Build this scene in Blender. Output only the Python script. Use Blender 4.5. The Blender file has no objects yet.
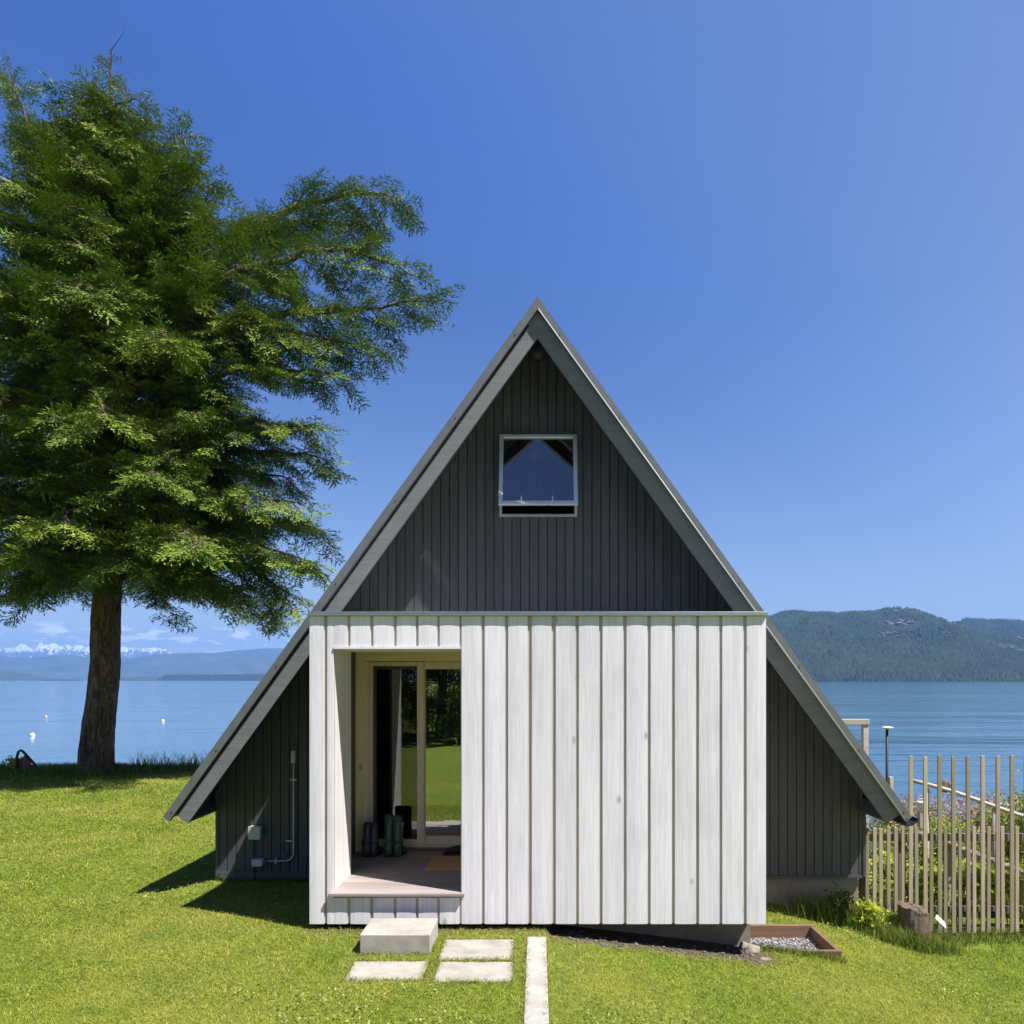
import bpy, bmesh, math, random
import numpy as np
from mathutils import Vector, noise as mnoise

random.seed(7)
rng = np.random.default_rng(11)
scene = bpy.context.scene
COL = scene.collection
EYE = 2.083            # camera height above the lawn
F = 740.0 / 1024.0     # focal length over frame width
R = math.radians

# ------------------------------------------------------------------ helpers
def X(px, d): return (px - 537.5) * d / 740.0
def Z(py, d): return EYE + (680.0 - py) * d / 740.0

def tag(o, label=None, cat=None, group=None, kind=None):
    if label: o['label'] = label
    if cat: o['category'] = cat
    if group: o['group'] = group
    if kind: o['kind'] = kind
    return o

def empty(name, loc, label=None, cat=None, group=None):
    o = bpy.data.objects.new(name, None)
    o.location = loc
    o.empty_display_size = 0.2
    COL.objects.link(o)
    return tag(o, label, cat, group)

def world_loc(o):
    v = Vector((0, 0, 0))
    while o is not None:
        v += o.location
        o = o.parent
    return v

class MB:
    def __init__(self):
        self.v, self.f, self.r = [], [], []
        self.chunks = []
    def add(self, verts, faces, rnd=None):
        if rnd is None: rnd = random.random()
        n = len(self.v)
        self.chunks.append((n, len(self.f)))
        self.v += [tuple(p) for p in verts]
        self.r += [rnd] * len(verts)
        self.f += [tuple(i + n for i in q) for q in faces]
        return self
    def box(self, x0, x1, y0, y1, z0, z1, rnd=None):
        vs = [(x0,y0,z0),(x1,y0,z0),(x1,y1,z0),(x0,y1,z0),(x0,y0,z1),(x1,y0,z1),(x1,y1,z1),(x0,y1,z1)]
        return self.add(vs, [(0,3,2,1),(4,5,6,7),(0,1,5,4),(1,2,6,5),(2,3,7,6),(3,0,4,7)], rnd)
    def prism(self, poly, y0, y1, rnd=None):
        """poly: (x, z) outline, counter-clockwise seen from -Y; extruded along Y."""
        n = len(poly)
        vs = [(x, y0, z) for x, z in poly] + [(x, y1, z) for x, z in poly]
        fs = [tuple(range(n)), tuple(range(2*n-1, n-1, -1))]
        for i in range(n):
            j = (i+1) % n
            fs.append((j, i, i+n, j+n))
        return self.add(vs, fs, rnd)
    def tube(self, pts, rad, n=8, cap=True, rnd=None):
        pts = [Vector(p) for p in pts]
        if not hasattr(rad, '__len__'): rad = [rad]*len(pts)
        vs, fs = [], []
        up = None
        for i, p in enumerate(pts):
            t = (pts[min(i+1, len(pts)-1)] - pts[max(i-1, 0)]).normalized()
            if up is None:
                up = Vector((0,0,1)) if abs(t.z) < .9 else Vector((1,0,0))
            a = t.cross(up).normalized(); b = a.cross(t).normalized(); up = b
            for k in range(n):
                ang = 2*math.pi*k/n
                vs.append(p + (a*math.cos(ang) + b*math.sin(ang))*rad[i])
        for i in range(len(pts)-1):
            for k in range(n):
                k2 = (k+1) % n
                fs.append((i*n+k, i*n+k2, (i+1)*n+k2, (i+1)*n+k))
        if cap:
            fs.append(tuple(range(n-1, -1, -1)))
            fs.append(tuple(range((len(pts)-1)*n, len(pts)*n)))
        return self.add(vs, fs, rnd)
    def lathe(self, c, prof, n=16, rnd=None):
        vs, fs = [], []
        for r, z in prof:
            for k in range(n):
                a = 2*math.pi*k/n
                vs.append((c[0]+r*math.cos(a), c[1]+r*math.sin(a), c[2]+z))
        m = len(prof)
        for i in range(m-1):
            for k in range(n):
                k2 = (k+1) % n
                fs.append((i*n+k, i*n+k2, (i+1)*n+k2, (i+1)*n+k))
        fs.append(tuple(range(n-1,-1,-1))); fs.append(tuple(range((m-1)*n, m*n)))
        return self.add(vs, fs, rnd)
    def build_each(self, name, mat, parent=None, **kw):
        """one object per added shape"""
        ends = self.chunks[1:] + [(len(self.v), len(self.f))]
        for (v0, f0), (v1, f1) in zip(self.chunks, ends):
            m = MB(); m.add(self.v[v0:v1], [tuple(i-v0 for i in q) for q in self.f[f0:f1]], self.r[v0]); m.build(name, mat, parent, **kw)
    def build(self, name, mat, parent=None, label=None, bevel=0, smooth=False, kind=None):
        me = bpy.data.meshes.new(name)
        off = world_loc(parent) if parent else Vector((0,0,0))
        me.from_pydata([(p[0]-off.x, p[1]-off.y, p[2]-off.z) for p in self.v], [], self.f)
        at = me.attributes.new('rnd', 'FLOAT', 'POINT')
        at.data.foreach_set('value', np.array(self.r, dtype=np.float32))
        bm = bmesh.new(); bm.from_mesh(me)
        bmesh.ops.recalc_face_normals(bm, faces=bm.faces); bm.to_mesh(me); bm.free()
        me.materials.append(mat)
        if smooth: me.polygons.foreach_set('use_smooth', [True]*len(me.polygons))
        o = bpy.data.objects.new(name, me); COL.objects.link(o)
        if parent: o.parent = parent
        if bevel:
            b = o.modifiers.new('bevel', 'BEVEL'); b.width = bevel; b.segments = 2; b.limit_method = 'ANGLE'
        if label: o['label'] = label
        if kind: o['kind'] = kind
        return o

def np_mesh(name, verts, faces_per, nper, mat, rnd=None, parent=None, smooth=False):
    """Build one mesh from a numpy vertex array and a numpy polygon index array with constant corner count."""
    me = bpy.data.meshes.new(name)
    if parent is not None:
        verts = verts - np.array(world_loc(parent))
    me.vertices.add(len(verts)); me.vertices.foreach_set('co', verts.astype(np.float32).ravel())
    nf = len(faces_per)
    me.loops.add(nf*nper); me.loops.foreach_set('vertex_index', faces_per.astype(np.int32).ravel())
    me.polygons.add(nf)
    me.polygons.foreach_set('loop_start', np.arange(0, nf*nper, nper, dtype=np.int32))
    me.polygons.foreach_set('loop_total', np.full(nf, nper, dtype=np.int32))
    if rnd is not None:
        at = me.attributes.new('rnd', 'FLOAT', 'POINT'); at.data.foreach_set('value', rnd.astype(np.float32))
    if smooth: me.polygons.foreach_set('use_smooth', np.ones(nf, dtype=bool))
    me.update(calc_edges=True); me.validate()
    me.materials.append(mat)
    o = bpy.data.objects.new(name, me); COL.objects.link(o)
    if parent is not None: o.parent = parent
    return o

# ------------------------------------------------------------------ materials
class NT:
    def __init__(self, name):
        self.m = bpy.data.materials.new(name); self.m.use_nodes = True
        self.t = self.m.node_tree; self.n = self.t.nodes
        self.b = self.n['Principled BSDF']; self.out = self.n['Material Output']
    def new(self, t, **kw):
        nd = self.n.new(t)
        for k, v in kw.items(): setattr(nd, k, v)
        return nd
    def link(self, a, b): self.t.links.new(a, b)
    def pos(self, scale=(1,1,1)):
        g = self.new('ShaderNodeNewGeometry')
        mp = self.new('ShaderNodeMapping'); mp.inputs['Scale'].default_value = scale
        self.link(g.outputs['Position'], mp.inputs['Vector']); return mp.outputs[0]
    def noise(self, vec, scale, detail=4, rough=.55, dist=0):
        nd = self.new('ShaderNodeTexNoise'); nd.inputs['Scale'].default_value = scale
        nd.inputs['Detail'].default_value = detail; nd.inputs['Roughness'].default_value = rough
        nd.inputs['Distortion'].default_value = dist
        if vec is not None: self.link(vec, nd.inputs['Vector'])
        return nd.outputs['Fac']
    def ramp(self, fac, stops):
        r = self.new('ShaderNodeValToRGB'); e = r.color_ramp.elements
        while len(e) < len(stops): e.new(.5)
        for i, (p, c) in enumerate(stops):
            e[i].position = p; e[i].color = (*c, 1) if len(c) == 3 else c
        self.link(fac, r.inputs[0]); return r.outputs[0]
    def mix(self, fac, a, b, mode='MIX'):
        m = self.new('ShaderNodeMix', data_type='RGBA', blend_type=mode)
        for s, v in ((m.inputs[0], fac), (m.inputs[6], a), (m.inputs[7], b)):
            if isinstance(v, (int, float)): s.default_value = v
            elif isinstance(v, tuple): s.default_value = (*v, 1)
            else: self.link(v, s)
        return m.outputs[2]
    def math(self, op, a, b=None, c=None):
        m = self.new('ShaderNodeMath', operation=op)
        for s, v in zip(m.inputs, (a, b, c)):
            if v is None: continue
            if isinstance(v, (int, float)): s.default_value = v
            else: self.link(v, s)
        return m.outputs[0]
    def maprange(self, v, a, b, c=0, d=1):
        m = self.new('ShaderNodeMapRange'); self.link(v, m.inputs[0])
        for i, q in enumerate((a, b, c, d)): m.inputs[i+1].default_value = q
        return m.outputs[0]
    def attr(self, name='rnd'):
        a = self.new('ShaderNodeAttribute', attribute_name=name); return a.outputs['Fac']
    def bump(self, h, strength=.3, dist=.01):
        b = self.new('ShaderNodeBump'); b.inputs['Strength'].default_value = strength
        b.inputs['Distance'].default_value = dist
        self.link(h, b.inputs['Height']); self.link(b.outputs[0], self.b.inputs['Normal'])
    def base(self, c):
        if isinstance(c, tuple): self.b.inputs['Base Color'].default_value = (*c, 1)
        else: self.link(c, self.b.inputs['Base Color'])
    def set(self, rough=.6, metal=0, spec=.5):
        self.b.inputs['Roughness'].default_value = rough; self.b.inputs['Metallic'].default_value = metal
        self.b.inputs['Specular IOR Level'].default_value = spec
        return self.m

def wood(name, c0, c1, rough=.65, vary=.12, knots=None, axis='z', gs=60, bump=.25):
    k = NT(name)
    sc = {'z': (1,1,.035), 'y': (1,.035,1), 'x': (.035,1,1)}[axis]
    rn = k.attr()
    p = k.pos(sc)
    shift = k.new('ShaderNodeVectorMath', operation='ADD'); k.link(p, shift.inputs[0])
    cmb = k.new('ShaderNodeCombineXYZ')
    for i in range(3): k.link(k.math('MULTIPLY', rn, 7.0+3*i), cmb.inputs[i])
    k.link(cmb.outputs[0], shift.inputs[1]); v = shift.outputs[0]
    g1 = k.noise(v, gs, 5, .6, .4)
    g2 = k.noise(v, gs*.22, 3, .5)
    gr = k.math('ADD', k.math('MULTIPLY', g1, .6), k.math('MULTIPLY', g2, .4))
    c = k.ramp(gr, [(.3, c0), (.62, c1)])
    val = k.maprange(rn, 0, 1, 1-vary, 1+vary)
    hs = k.new('ShaderNodeHueSaturation'); k.link(val, hs.inputs['Value']); k.link(c, hs.inputs['Color']); c = hs.outputs[0]
    if knots:
        kp = {'z': (1,1,.55), 'y': (1,.55,1), 'x': (.55,1,1)}[axis]
        vo = k.new('ShaderNodeTexVoronoi'); vo.inputs['Scale'].default_value = 3.3
        k.link(k.pos(kp), vo.inputs['Vector'])
        kf = k.maprange(vo.outputs['Distance'], .03, .085, .8, 0)
        c = k.mix(kf, c, knots)
    st = k.noise(k.pos((1.3,1.3,.8)), 2.2, 4, .6)
    c = k.mix(k.maprange(st, .5, .75, 0, .24), c, tuple(.72*x for x in c0))
    k.base(c); k.bump(g1, bump, .004)
    return k.set(rough)

M = {}
M['white_wood'] = wood('whitewashed_boards', (.62,.59,.625), (.825,.79,.835), .6, .06, knots=(.40,.35,.31), gs=85)
M['batten'] = wood('batten_wood', (.42,.355,.305), (.56,.49,.43), .7, .10, gs=50)
M['dark_wood'] = wood('charcoal_boards', (.050,.050,.054), (.080,.080,.085), .55, .10, gs=70, bump=.4)
M['grey_trim'] = wood('grey_painted_trim', (.125,.126,.13), (.185,.187,.193), .55, .05, gs=90, bump=.5, axis='x')
M['pine'] = wood('fresh_pine', (.80,.70,.34), (.92,.83,.46), .5, .05, knots=(.35,.22,.10), gs=35)
M['pine_h'] = wood('fresh_pine_lengthwise', (.80,.70,.34), (.92,.83,.46), .5, .05, knots=(.35,.22,.10), gs=35, axis='x')
M['sash_wood'] = wood('pale_sash_wood', (.72,.62,.44), (.85,.75,.56), .45, .04, gs=45)
M['jamb'] = wood('natural_jamb_boards', (.60,.58,.55), (.75,.73,.70), .6, .08, gs=45)
M['deck'] = wood('weathered_deck', (.23,.19,.17), (.34,.29,.27), .7, .12, gs=40, axis='x')
M['fence_wood'] = wood('weathered_fence', (.27,.21,.145), (.45,.37,.27), .75, .22, gs=60)
M['fence_moss'] = wood('mossy_fence', (.24,.20,.12), (.41,.355,.225), .75, .25, gs=60)
M['fence_rail'] = wood('weathered_rail', (.14,.105,.075), (.23,.18,.13), .75, .15, gs=60, axis='x')
M['cedar'] = wood('red_cedar_plank', (.12,.07,.042), (.24,.135,.08), .75, .15, gs=40, axis='x')
M['drift'] = wood('driftwood', (.36,.31,.25), (.54,.48,.40), .8, .15, gs=30, axis='x')
M['inner_wood'] = wood('interior_timber', (.34,.20,.10), (.50,.32,.17), .6, .1, gs=30, axis='y')

def plain(name, c, rough=.5, metal=0, var=.12, scale=20, bump=.0, spec=.5):
    k = NT(name)
    n = k.noise(k.pos(), scale, 4)
    k.base(k.ramp(n, [(.3, tuple(x*(1-var) for x in c)), (.7, tuple(min(1, x*(1+var)) for x in c))]))
    if bump: k.bump(n, bump, .003)
    return k.set(rough, metal, spec)
M['trim_metal'] = plain('dark_grey_metal', (.17,.175,.18), .42, .35, .1, 6)
M['flashing'] = plain('galvanised_flashing', (.42,.45,.47), .35, .8, .08, 8)
M['alu'] = plain('white_aluminium', (.85,.86,.87), .3, .65, .02, 10)
M['alu_grey'] = plain('mill_aluminium', (.55,.56,.56), .35, .6, .03, 10)
M['roof_metal'] = plain('roof_sheet', (.12,.125,.13), .45, .5, .1, 3)
M['conduit'] = plain('galvanised_conduit', (.42,.43,.43), .4, .5, .05, 30)
M['box_grey'] = plain('grey_plastic', (.50,.51,.50), .5, 0, .04, 30)
M['black'] = plain('black_matt', (.015,.015,.016), .6, 0, .2, 20)
M['cable'] = plain('black_cable', (.02,.02,.02), .5)
M['boot_dark'] = plain('charcoal_rubber', (.055,.066,.075), .38, 0, .15, 9)
M['boot_green'] = plain('green_rubber', (.06,.115,.078), .33, 0, .15, 9)
M['curtain'] = plain('white_cloth', (.7,.71,.72), .9, 0, .03, 10)
M['globe'] = plain('opal_glass', (.75,.76,.78), .25, 0, .01, 10)
M['inner_wall'] = plain('interior_plaster', (.16,.13,.10), .8, 0, .08, 3)
M['buoy_white'] = plain('white_buoy_plastic', (.82,.82,.80), .4, 0, .03, 5)
M['buoy_grey'] = plain('grey_buoy_plastic', (.40,.38,.37), .5, 0, .1, 5)
M['pipe_black'] = plain('black_poly_pipe', (.02,.022,.026), .4)

def concrete(name, c, stain=.25):
    k = NT(name)
    n1 = k.noise(k.pos(), 5, 6, .65); n2 = k.noise(k.pos(), 90, 4, .6)
    vo = k.new('ShaderNodeTexVoronoi'); vo.inputs['Scale'].default_value = 60; k.link(k.pos(), vo.inputs['Vector'])
    pit = k.maprange(vo.outputs['Distance'], .05, .16, 1, 0)
    a = k.ramp(n1, [(.3, tuple(x*(1-stain) for x in c)), (.68, c)])
    a = k.mix(k.maprange(n2, .35, .65, .25, 0), a, tuple(x*.6 for x in c))
    a = k.mix(k.math('MULTIPLY', pit, k.maprange(n1, .45, .6, 0, .6)), a, tuple(x*.35 for x in c))
    k.base(a)
    k.bump(k.math('SUBTRACT', n2, pit), .35, .006)
    return k.set(.85, 0, .3)
M['concrete'] = concrete('cast_concrete', (.45,.415,.36), .38)
M['paver'] = concrete('paver_concrete', (.44,.41,.355), .40)
M['paver_mid'] = concrete('paver_concrete_worn', (.42,.39,.335), .45)
M['curb'] = concrete('pale_curb_concrete', (.42,.405,.365), .3)
M['foundation'] = concrete('foundation_concrete', (.31,.275,.215), .4)

def glass(name, refl, tint, wav=0.0, wscale=1.5):
    k = NT(name)
    k.n.remove(k.b)
    g = k.new('ShaderNodeBsdfGlossy'); g.inputs['Roughness'].default_value = 0.0
    g.inputs['Color'].default_value = (.95,.97,.98,1)
    t = k.new('ShaderNodeBsdfTransparent'); t.inputs['Color'].default_value = (*tint, 1)
    lw = k.new('ShaderNodeFresnel'); lw.inputs['IOR'].default_value = 1.5
    f = k.math('ADD', k.math('MULTIPLY', lw.outputs[0], .9), refl)
    mx = k.new('ShaderNodeMixShader'); k.link(f, mx.inputs[0]); k.link(t.outputs[0], mx.inputs[1]); k.link(g.outputs[0], mx.inputs[2])
    k.link(mx.outputs[0], k.out.inputs[0])
    if wav:
        n = k.noise(k.pos((.6,1,3.2)), wscale, 3, .6)
        b = k.new('ShaderNodeBump'); b.inputs['Strength'].default_value = wav; b.inputs['Distance'].default_value = .01
        k.link(n, b.inputs['Height']); k.link(b.outputs[0], g.inputs['Normal'])
    return k.m
M['door_glass'] = glass('door_glass', .36, (.55,.56,.53), .10, 2.0)
M['leaf_glass'] = glass('low_reflect_glass', .10, (.30,.30,.28), .10, 2.0)  # moving leaf: reflects less and is tinted darker than the fixed pane
M['attic_glass'] = glass('attic_glass', .32, (.7,.72,.75))

def foliage(name, c_dark, c_light, trans=.25, rough=.5, patch=1.2):
    k = NT(name)
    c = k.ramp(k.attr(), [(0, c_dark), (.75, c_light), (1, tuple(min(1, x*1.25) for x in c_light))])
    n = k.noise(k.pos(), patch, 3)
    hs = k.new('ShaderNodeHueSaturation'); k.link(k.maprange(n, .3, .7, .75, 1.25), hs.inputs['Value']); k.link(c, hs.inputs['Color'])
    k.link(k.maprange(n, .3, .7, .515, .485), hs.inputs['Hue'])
    k.base(hs.outputs[0]); k.set(rough, 0, .12)
    tr = k.new('ShaderNodeBsdfTranslucent'); k.link(hs.outputs[0], tr.inputs[0])
    mx = k.new('ShaderNodeMixShader'); mx.inputs[0].default_value = trans
    k.link(k.b.outputs[0], mx.inputs[1]); k.link(tr.outputs[0], mx.inputs[2]); k.link(mx.outputs[0], k.out.inputs[0])
    return k.m
M['fir'] = foliage('fir_needles', (.013,.033,.009), (.20,.275,.040), .05, .6, .6)
M['leaf_bright'] = foliage('bright_leaves', (.17,.24,.02), (.46,.52,.06), .35, .5, 2)
M['leaf_mid'] = foliage('mid_green_leaves', (.10,.14,.03), (.27,.33,.08), .3, .5, 2)
M['leaf_dark'] = foliage('dark_leaves', (.03,.055,.015), (.10,.15,.03), .25, .5, 1)
M['clover'] = foliage('clover_leaves', (.17,.23,.045), (.33,.38,.11), .25, .5, 2)
M['pink'] = foliage('pink_seed_heads', (.30,.175,.09), (.48,.31,.20), .2, .8, 2)
M['yellow'] = foliage('yellow_petals', (.65,.45,.02), (.8,.62,.04), .2, .6, 2)
M['mirror_leaf'] = foliage('broad_crown_leaves', (.035,.06,.012), (.15,.20,.03), .25, .5, .7)

def bark():
    k = NT('fir_bark')
    v = k.pos((1,1,.22))
    n1 = k.noise(v, 11, 6, .7, 1.0); n2 = k.noise(v, 38, 5, .65)
    s = k.math('ADD', k.math('MULTIPLY', n1, .7), k.math('MULTIPLY', n2, .3))
    c = k.ramp(s, [(.36, (.02,.014,.011)), (.5, (.11,.078,.057)), (.64, (.26,.20,.155))])
    mo = k.noise(k.pos(), 1.1, 4)
    c = k.mix(k.maprange(mo, .55, .75, 0, .4), c, (.10,.10,.05))
    k.base(c); k.bump(s, .9, .06)
    return k.set(.9, 0, .2)
M['bark'] = bark()

def ground_mat():
    k = NT('lawn_soil')
    v = k.pos()
    n1 = k.noise(v, .55, 5, .6); n2 = k.noise(v, 14, 5, .7); n3 = k.noise(v, 2.4, 4, .6)
    a = k.ramp(n2, [(.3, (.05,.075,.009)), (.55, (.125,.165,.018)), (.75, (.21,.225,.035))])
    a = k.mix(k.maprange(n1, .46, .68, 0, .4), a, (.22,.21,.045))
    a = k.mix(k.maprange(n3, .5, .7, 0, .5), a, (.07,.12,.015))
    so = k.attr('soil')
    soil = k.ramp(k.noise(v, 25, 5, .7), [(.3, (.05,.038,.027)), (.7, (.15,.115,.08))])
    a = k.mix(so, a, soil)
    k.base(a); k.bump(n2, .6, .03)
    return k.set(.95, 0, .1)
M['ground'] = ground_mat()

def lawn_mat():
    k = NT('grass_blades')
    v = k.pos((1,1,0))
    n1 = k.noise(v, .55, 5, .6); n3 = k.noise(v, 1.7, 5, .65)
    c = k.ramp(k.attr(), [(0, (.04,.08,.006)), (.33, (.145,.205,.015)), (.66, (.33,.36,.030)), (.88, (.54,.49,.13)), (1, (.70,.62,.32))])
    c = k.mix(k.maprange(n1, .44, .64, 0, .5), c, (.50,.43,.09))
    c = k.mix(k.maprange(n3, .48, .66, 0, .62), c, (.105,.185,.013))
    c = k.mix(k.attr('dry'), c, (.36,.30,.11))
    k.base(c); k.set(.6, 0, .25)
    tr = k.new('ShaderNodeBsdfTranslucent'); k.link(c, tr.inputs[0])
    mx = k.new('ShaderNodeMixShader'); mx.inputs[0].default_value = .3
    k.link(k.b.outputs[0], mx.inputs[1]); k.link(tr.outputs[0], mx.inputs[2]); k.link(mx.outputs[0], k.out.inputs[0])
    return k.m
M['lawn'] = lawn_mat()
M['tall_grass'] = foliage('tall_grass_blades', (.05,.09,.015), (.17,.22,.04), .3, .6, 1)

def water_mat():
    k = NT('lake_water')
    k.base((.035,.10,.16))
    k.set(.12, 0, .5); k.b.inputs['IOR'].default_value = 1.33
    a = k.noise(k.pos((.35,1,1)), .55, 4, .6, .3)
    b = k.noise(k.pos((.25,1,1)), .06, 4, .6, .5)
    c = k.noise(k.pos((.2,1,1)), .006, 4, .6, .3)
    h = k.math('ADD', k.math('MULTIPLY', a, .35), k.math('ADD', k.math('MULTIPLY', b, 2.2), k.math('MULTIPLY', c, 9.0)))
    b = k.new('ShaderNodeBump'); b.inputs['Distance'].default_value = 1.0
    g = k.new('ShaderNodeNewGeometry'); sx = k.new('ShaderNodeSeparateXYZ'); k.link(g.outputs['Position'], sx.inputs[0])
    wind = k.math('ADD', sx.outputs[0], k.math('MULTIPLY', k.noise(k.pos(), .02, 2), 40.0))
    k.link(k.maprange(wind, -10, 45, .10, .25), b.inputs['Strength'])
    k.link(h, b.inputs['Height']); k.link(b.outputs[0], k.b.inputs['Normal'])
    return k.m
M['water'] = water_mat()

def hill_mat():
    k = NT('forested_slope')
    v = k.pos()
    n = k.noise(v, .02, 6, .65); n2 = k.noise(v, .0045, 5, .65)
    c = k.ramp(n, [(.35, (.009,.018,.009)), (.65, (.025,.037,.016))])
    rock = k.maprange(k.noise(k.pos((1,1,1.6)), .012, 5, .7), .60, .68, 0, .8)
    rock = k.math('MULTIPLY', rock, k.maprange(n2, .45, .55, 0, 1))
    c = k.mix(rock, c, (.30,.25,.22))
    k.base(c); return k.set(.95, 0, .1)
M['hill'] = hill_mat()
M['conifer_far'] = foliage('far_conifers', (.007,.016,.008), (.026,.040,.016), 0, .8, .008)
M['ridge'] = plain('wooded_ridge', (.05,.062,.04), .95, 0, .35, .004, spec=.1)
def snow_mat():
    k = NT('snowy_rock')
    n = k.noise(k.pos((1,1,.6)), .011, 6, .75)
    g = k.new('ShaderNodeNewGeometry'); s = k.new('ShaderNodeSeparateXYZ'); k.link(g.outputs['Position'], s.inputs[0])
    h = k.math('ADD', k.maprange(s.outputs[2], 400, 600, 0, 1), k.math('MULTIPLY', k.math('SUBTRACT', n, .5), 4.5))
    k.base(k.mix(k.maprange(h, .35, .6, 0, 1), (.07,.08,.10), (.62,.62,.64)))
    return k.set(.9, 0, .1)
M['snow'] = snow_mat()
M['outcrop'] = plain('outcrop_rock', (.13,.11,.105), .95, 0, .4, .05, spec=.1)
M['beach'] = plain('pale_shore', (.32,.29,.23), .95, 0, .2, .05)
M['mat_coir'] = plain('coir_mat', (.52,.29,.11), .95, 0, .35, 120, .6)
M['stone'] = plain('field_stone', (.24,.205,.165), .85, 0, .3, 9, .4)
M['soil_stone'] = plain('soil_stones', (.12,.10,.078), .9, 0, .4, 20, .3)
M['leafpale'] = plain('pale_dry_board', (.55,.57,.52), .7, 0, .1, 9)
def gravel_mat():
    k = NT('gravel_stones')
    k.base(k.ramp(k.attr(), [(0, (.06,.06,.07)), (.5, (.17,.165,.165)), (1, (.38,.36,.34))])); return k.set(.8)
M['gravel'] = gravel_mat()
def stump_mat():
    k = NT('stump_wood')
    n = k.noise(k.pos((1,1,.3)), 25, 5, .65)
    k.base(k.ramp(n, [(.3, (.055,.042,.03)), (.7, (.20,.145,.10))])); k.bump(n, .8, .02); return k.set(.9)
M['stump'] = stump_mat()

# ------------------------------------------------------------------ world, sun, camera
SUN = Vector((1.0, -0.53, 1.88)).normalized()
elev = math.asin(SUN.z); azim = math.atan2(SUN.x, SUN.y)
w = bpy.data.worlds.new('World'); scene.world = w; w.use_nodes = True
nt = w.node_tree; bg = nt.nodes['Background']
sky = nt.nodes.new('ShaderNodeTexSky'); sky.sky_type = 'NISHITA'; sky.sun_disc = False
sky.sun_elevation = elev; sky.sun_rotation = azim
sky.air_density = 1.0; sky.dust_density = 0.35; sky.ozone_density = 4.0; sky.altitude = 0
# fair-weather cumulus low over the distant mountains
tc = nt.nodes.new('ShaderNodeTexCoord'); sep = nt.nodes.new('ShaderNodeSeparateXYZ'); nt.links.new(tc.outputs['Generated'], sep.inputs[0])
def wm(op, a, b=None):
    m = nt.nodes.new('ShaderNodeMath'); m.operation = op
    for s, v in zip(m.inputs, (a, b)):
        if v is None: continue
        if isinstance(v, (int, float)): s.default_value = v
        else: nt.links.new(v, s)
    return m.outputs[0]
def wr(v, a, b, c=0, d=1):
    m = nt.nodes.new('ShaderNodeMapRange'); m.interpolation_type = 'SMOOTHSTEP'; nt.links.new(v, m.inputs[0])
    for i, q in enumerate((a, b, c, d)): m.inputs[i+1].default_value = q
    return m.outputs[0]
# added sky tint: deepest blue at right angles to the sun, paler towards the horizon
dp = nt.nodes.new('ShaderNodeVectorMath'); dp.operation = 'DOT_PRODUCT'; nt.links.new(tc.outputs['Generated'], dp.inputs[0]); dp.inputs[1].default_value = SUN
def wramp(v, stops):
    r = nt.nodes.new('ShaderNodeValToRGB'); e = r.color_ramp.elements
    while len(e) < len(stops): e.new(.5)
    for i, (p, c) in enumerate(stops): e[i].position = p; e[i].color = (*c, 1)
    nt.links.new(v, r.inputs[0]); return r.outputs[0]
def wmul(a, b):
    m = nt.nodes.new('ShaderNodeMix'); m.data_type = 'RGBA'; m.blend_type = 'MULTIPLY'; m.inputs[0].default_value = 1
    nt.links.new(a, m.inputs[6]); nt.links.new(b, m.inputs[7]); return m.outputs[2]
sky_tint = wramp(dp.outputs['Value'], [(0, (.34,.55,1.0)), (.15, (.36,.57,1.05)), (.27, (.45,.68,1.16)), (.39, (.66,.80,1.14)), (.55, (.90,.92,1.12)), (.70, (.24,.24,.32)), (1.0, (.07,.07,.09))])  # unseen sky around the sun dimmed to deepen shade on front faces
hor = wramp(sep.outputs[2], [(0, (2.3,1.25,.72)), (.13, (2.2,1.25,.74)), (.43, (1.24,1.01,.84)), (.65, (1,1,1))])
skyc = wmul(wmul(sky.outputs[0], sky_tint), hor)
az = wm('ARCTAN2', sep.outputs[0], sep.outputs[1])
el = wm('ARCSINE', sep.outputs[2])
cv = nt.nodes.new('ShaderNodeCombineXYZ')
nt.links.new(wm('MULTIPLY', az, 30.0), cv.inputs[0]); nt.links.new(wm('MULTIPLY', el, 130.0), cv.inputs[1])
cn = nt.nodes.new('ShaderNodeTexNoise'); cn.inputs['Scale'].default_value = 1.0; cn.inputs['Detail'].default_value = 5; cn.inputs['Roughness'].default_value = .5
nt.links.new(cv.outputs[0], cn.inputs['Vector'])
band = wm('MULTIPLY', wr(el, .030, .042), wr(el, .056, .070, 1, 0))
band = wm('MULTIPLY', band, wr(az, -.22, -.32))
cl = wm('MULTIPLY', wr(cn.outputs['Fac'], .52, .60), band)
mixc = nt.nodes.new('ShaderNodeMix'); mixc.data_type = 'RGBA'
nt.links.new(wm('MULTIPLY', cl, .75), mixc.inputs[0]); nt.links.new(skyc, mixc.inputs[6]); mixc.inputs[7].default_value = (8.5,8.5,8.7,1)
nt.links.new(mixc.outputs[2], bg.inputs['Color']); bg.inputs['Strength'].default_value = 0.084

sl = bpy.data.lights.new('sun', 'SUN'); sl.energy = 5.0; sl.angle = R(.53); sl.color = (1.0, .965, .945)
so = bpy.data.objects.new('sun', sl); COL.objects.link(so)
so.rotation_euler = (-SUN).to_track_quat('-Z', 'Y').to_euler(); so.location = (20, -10, 40)

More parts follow.
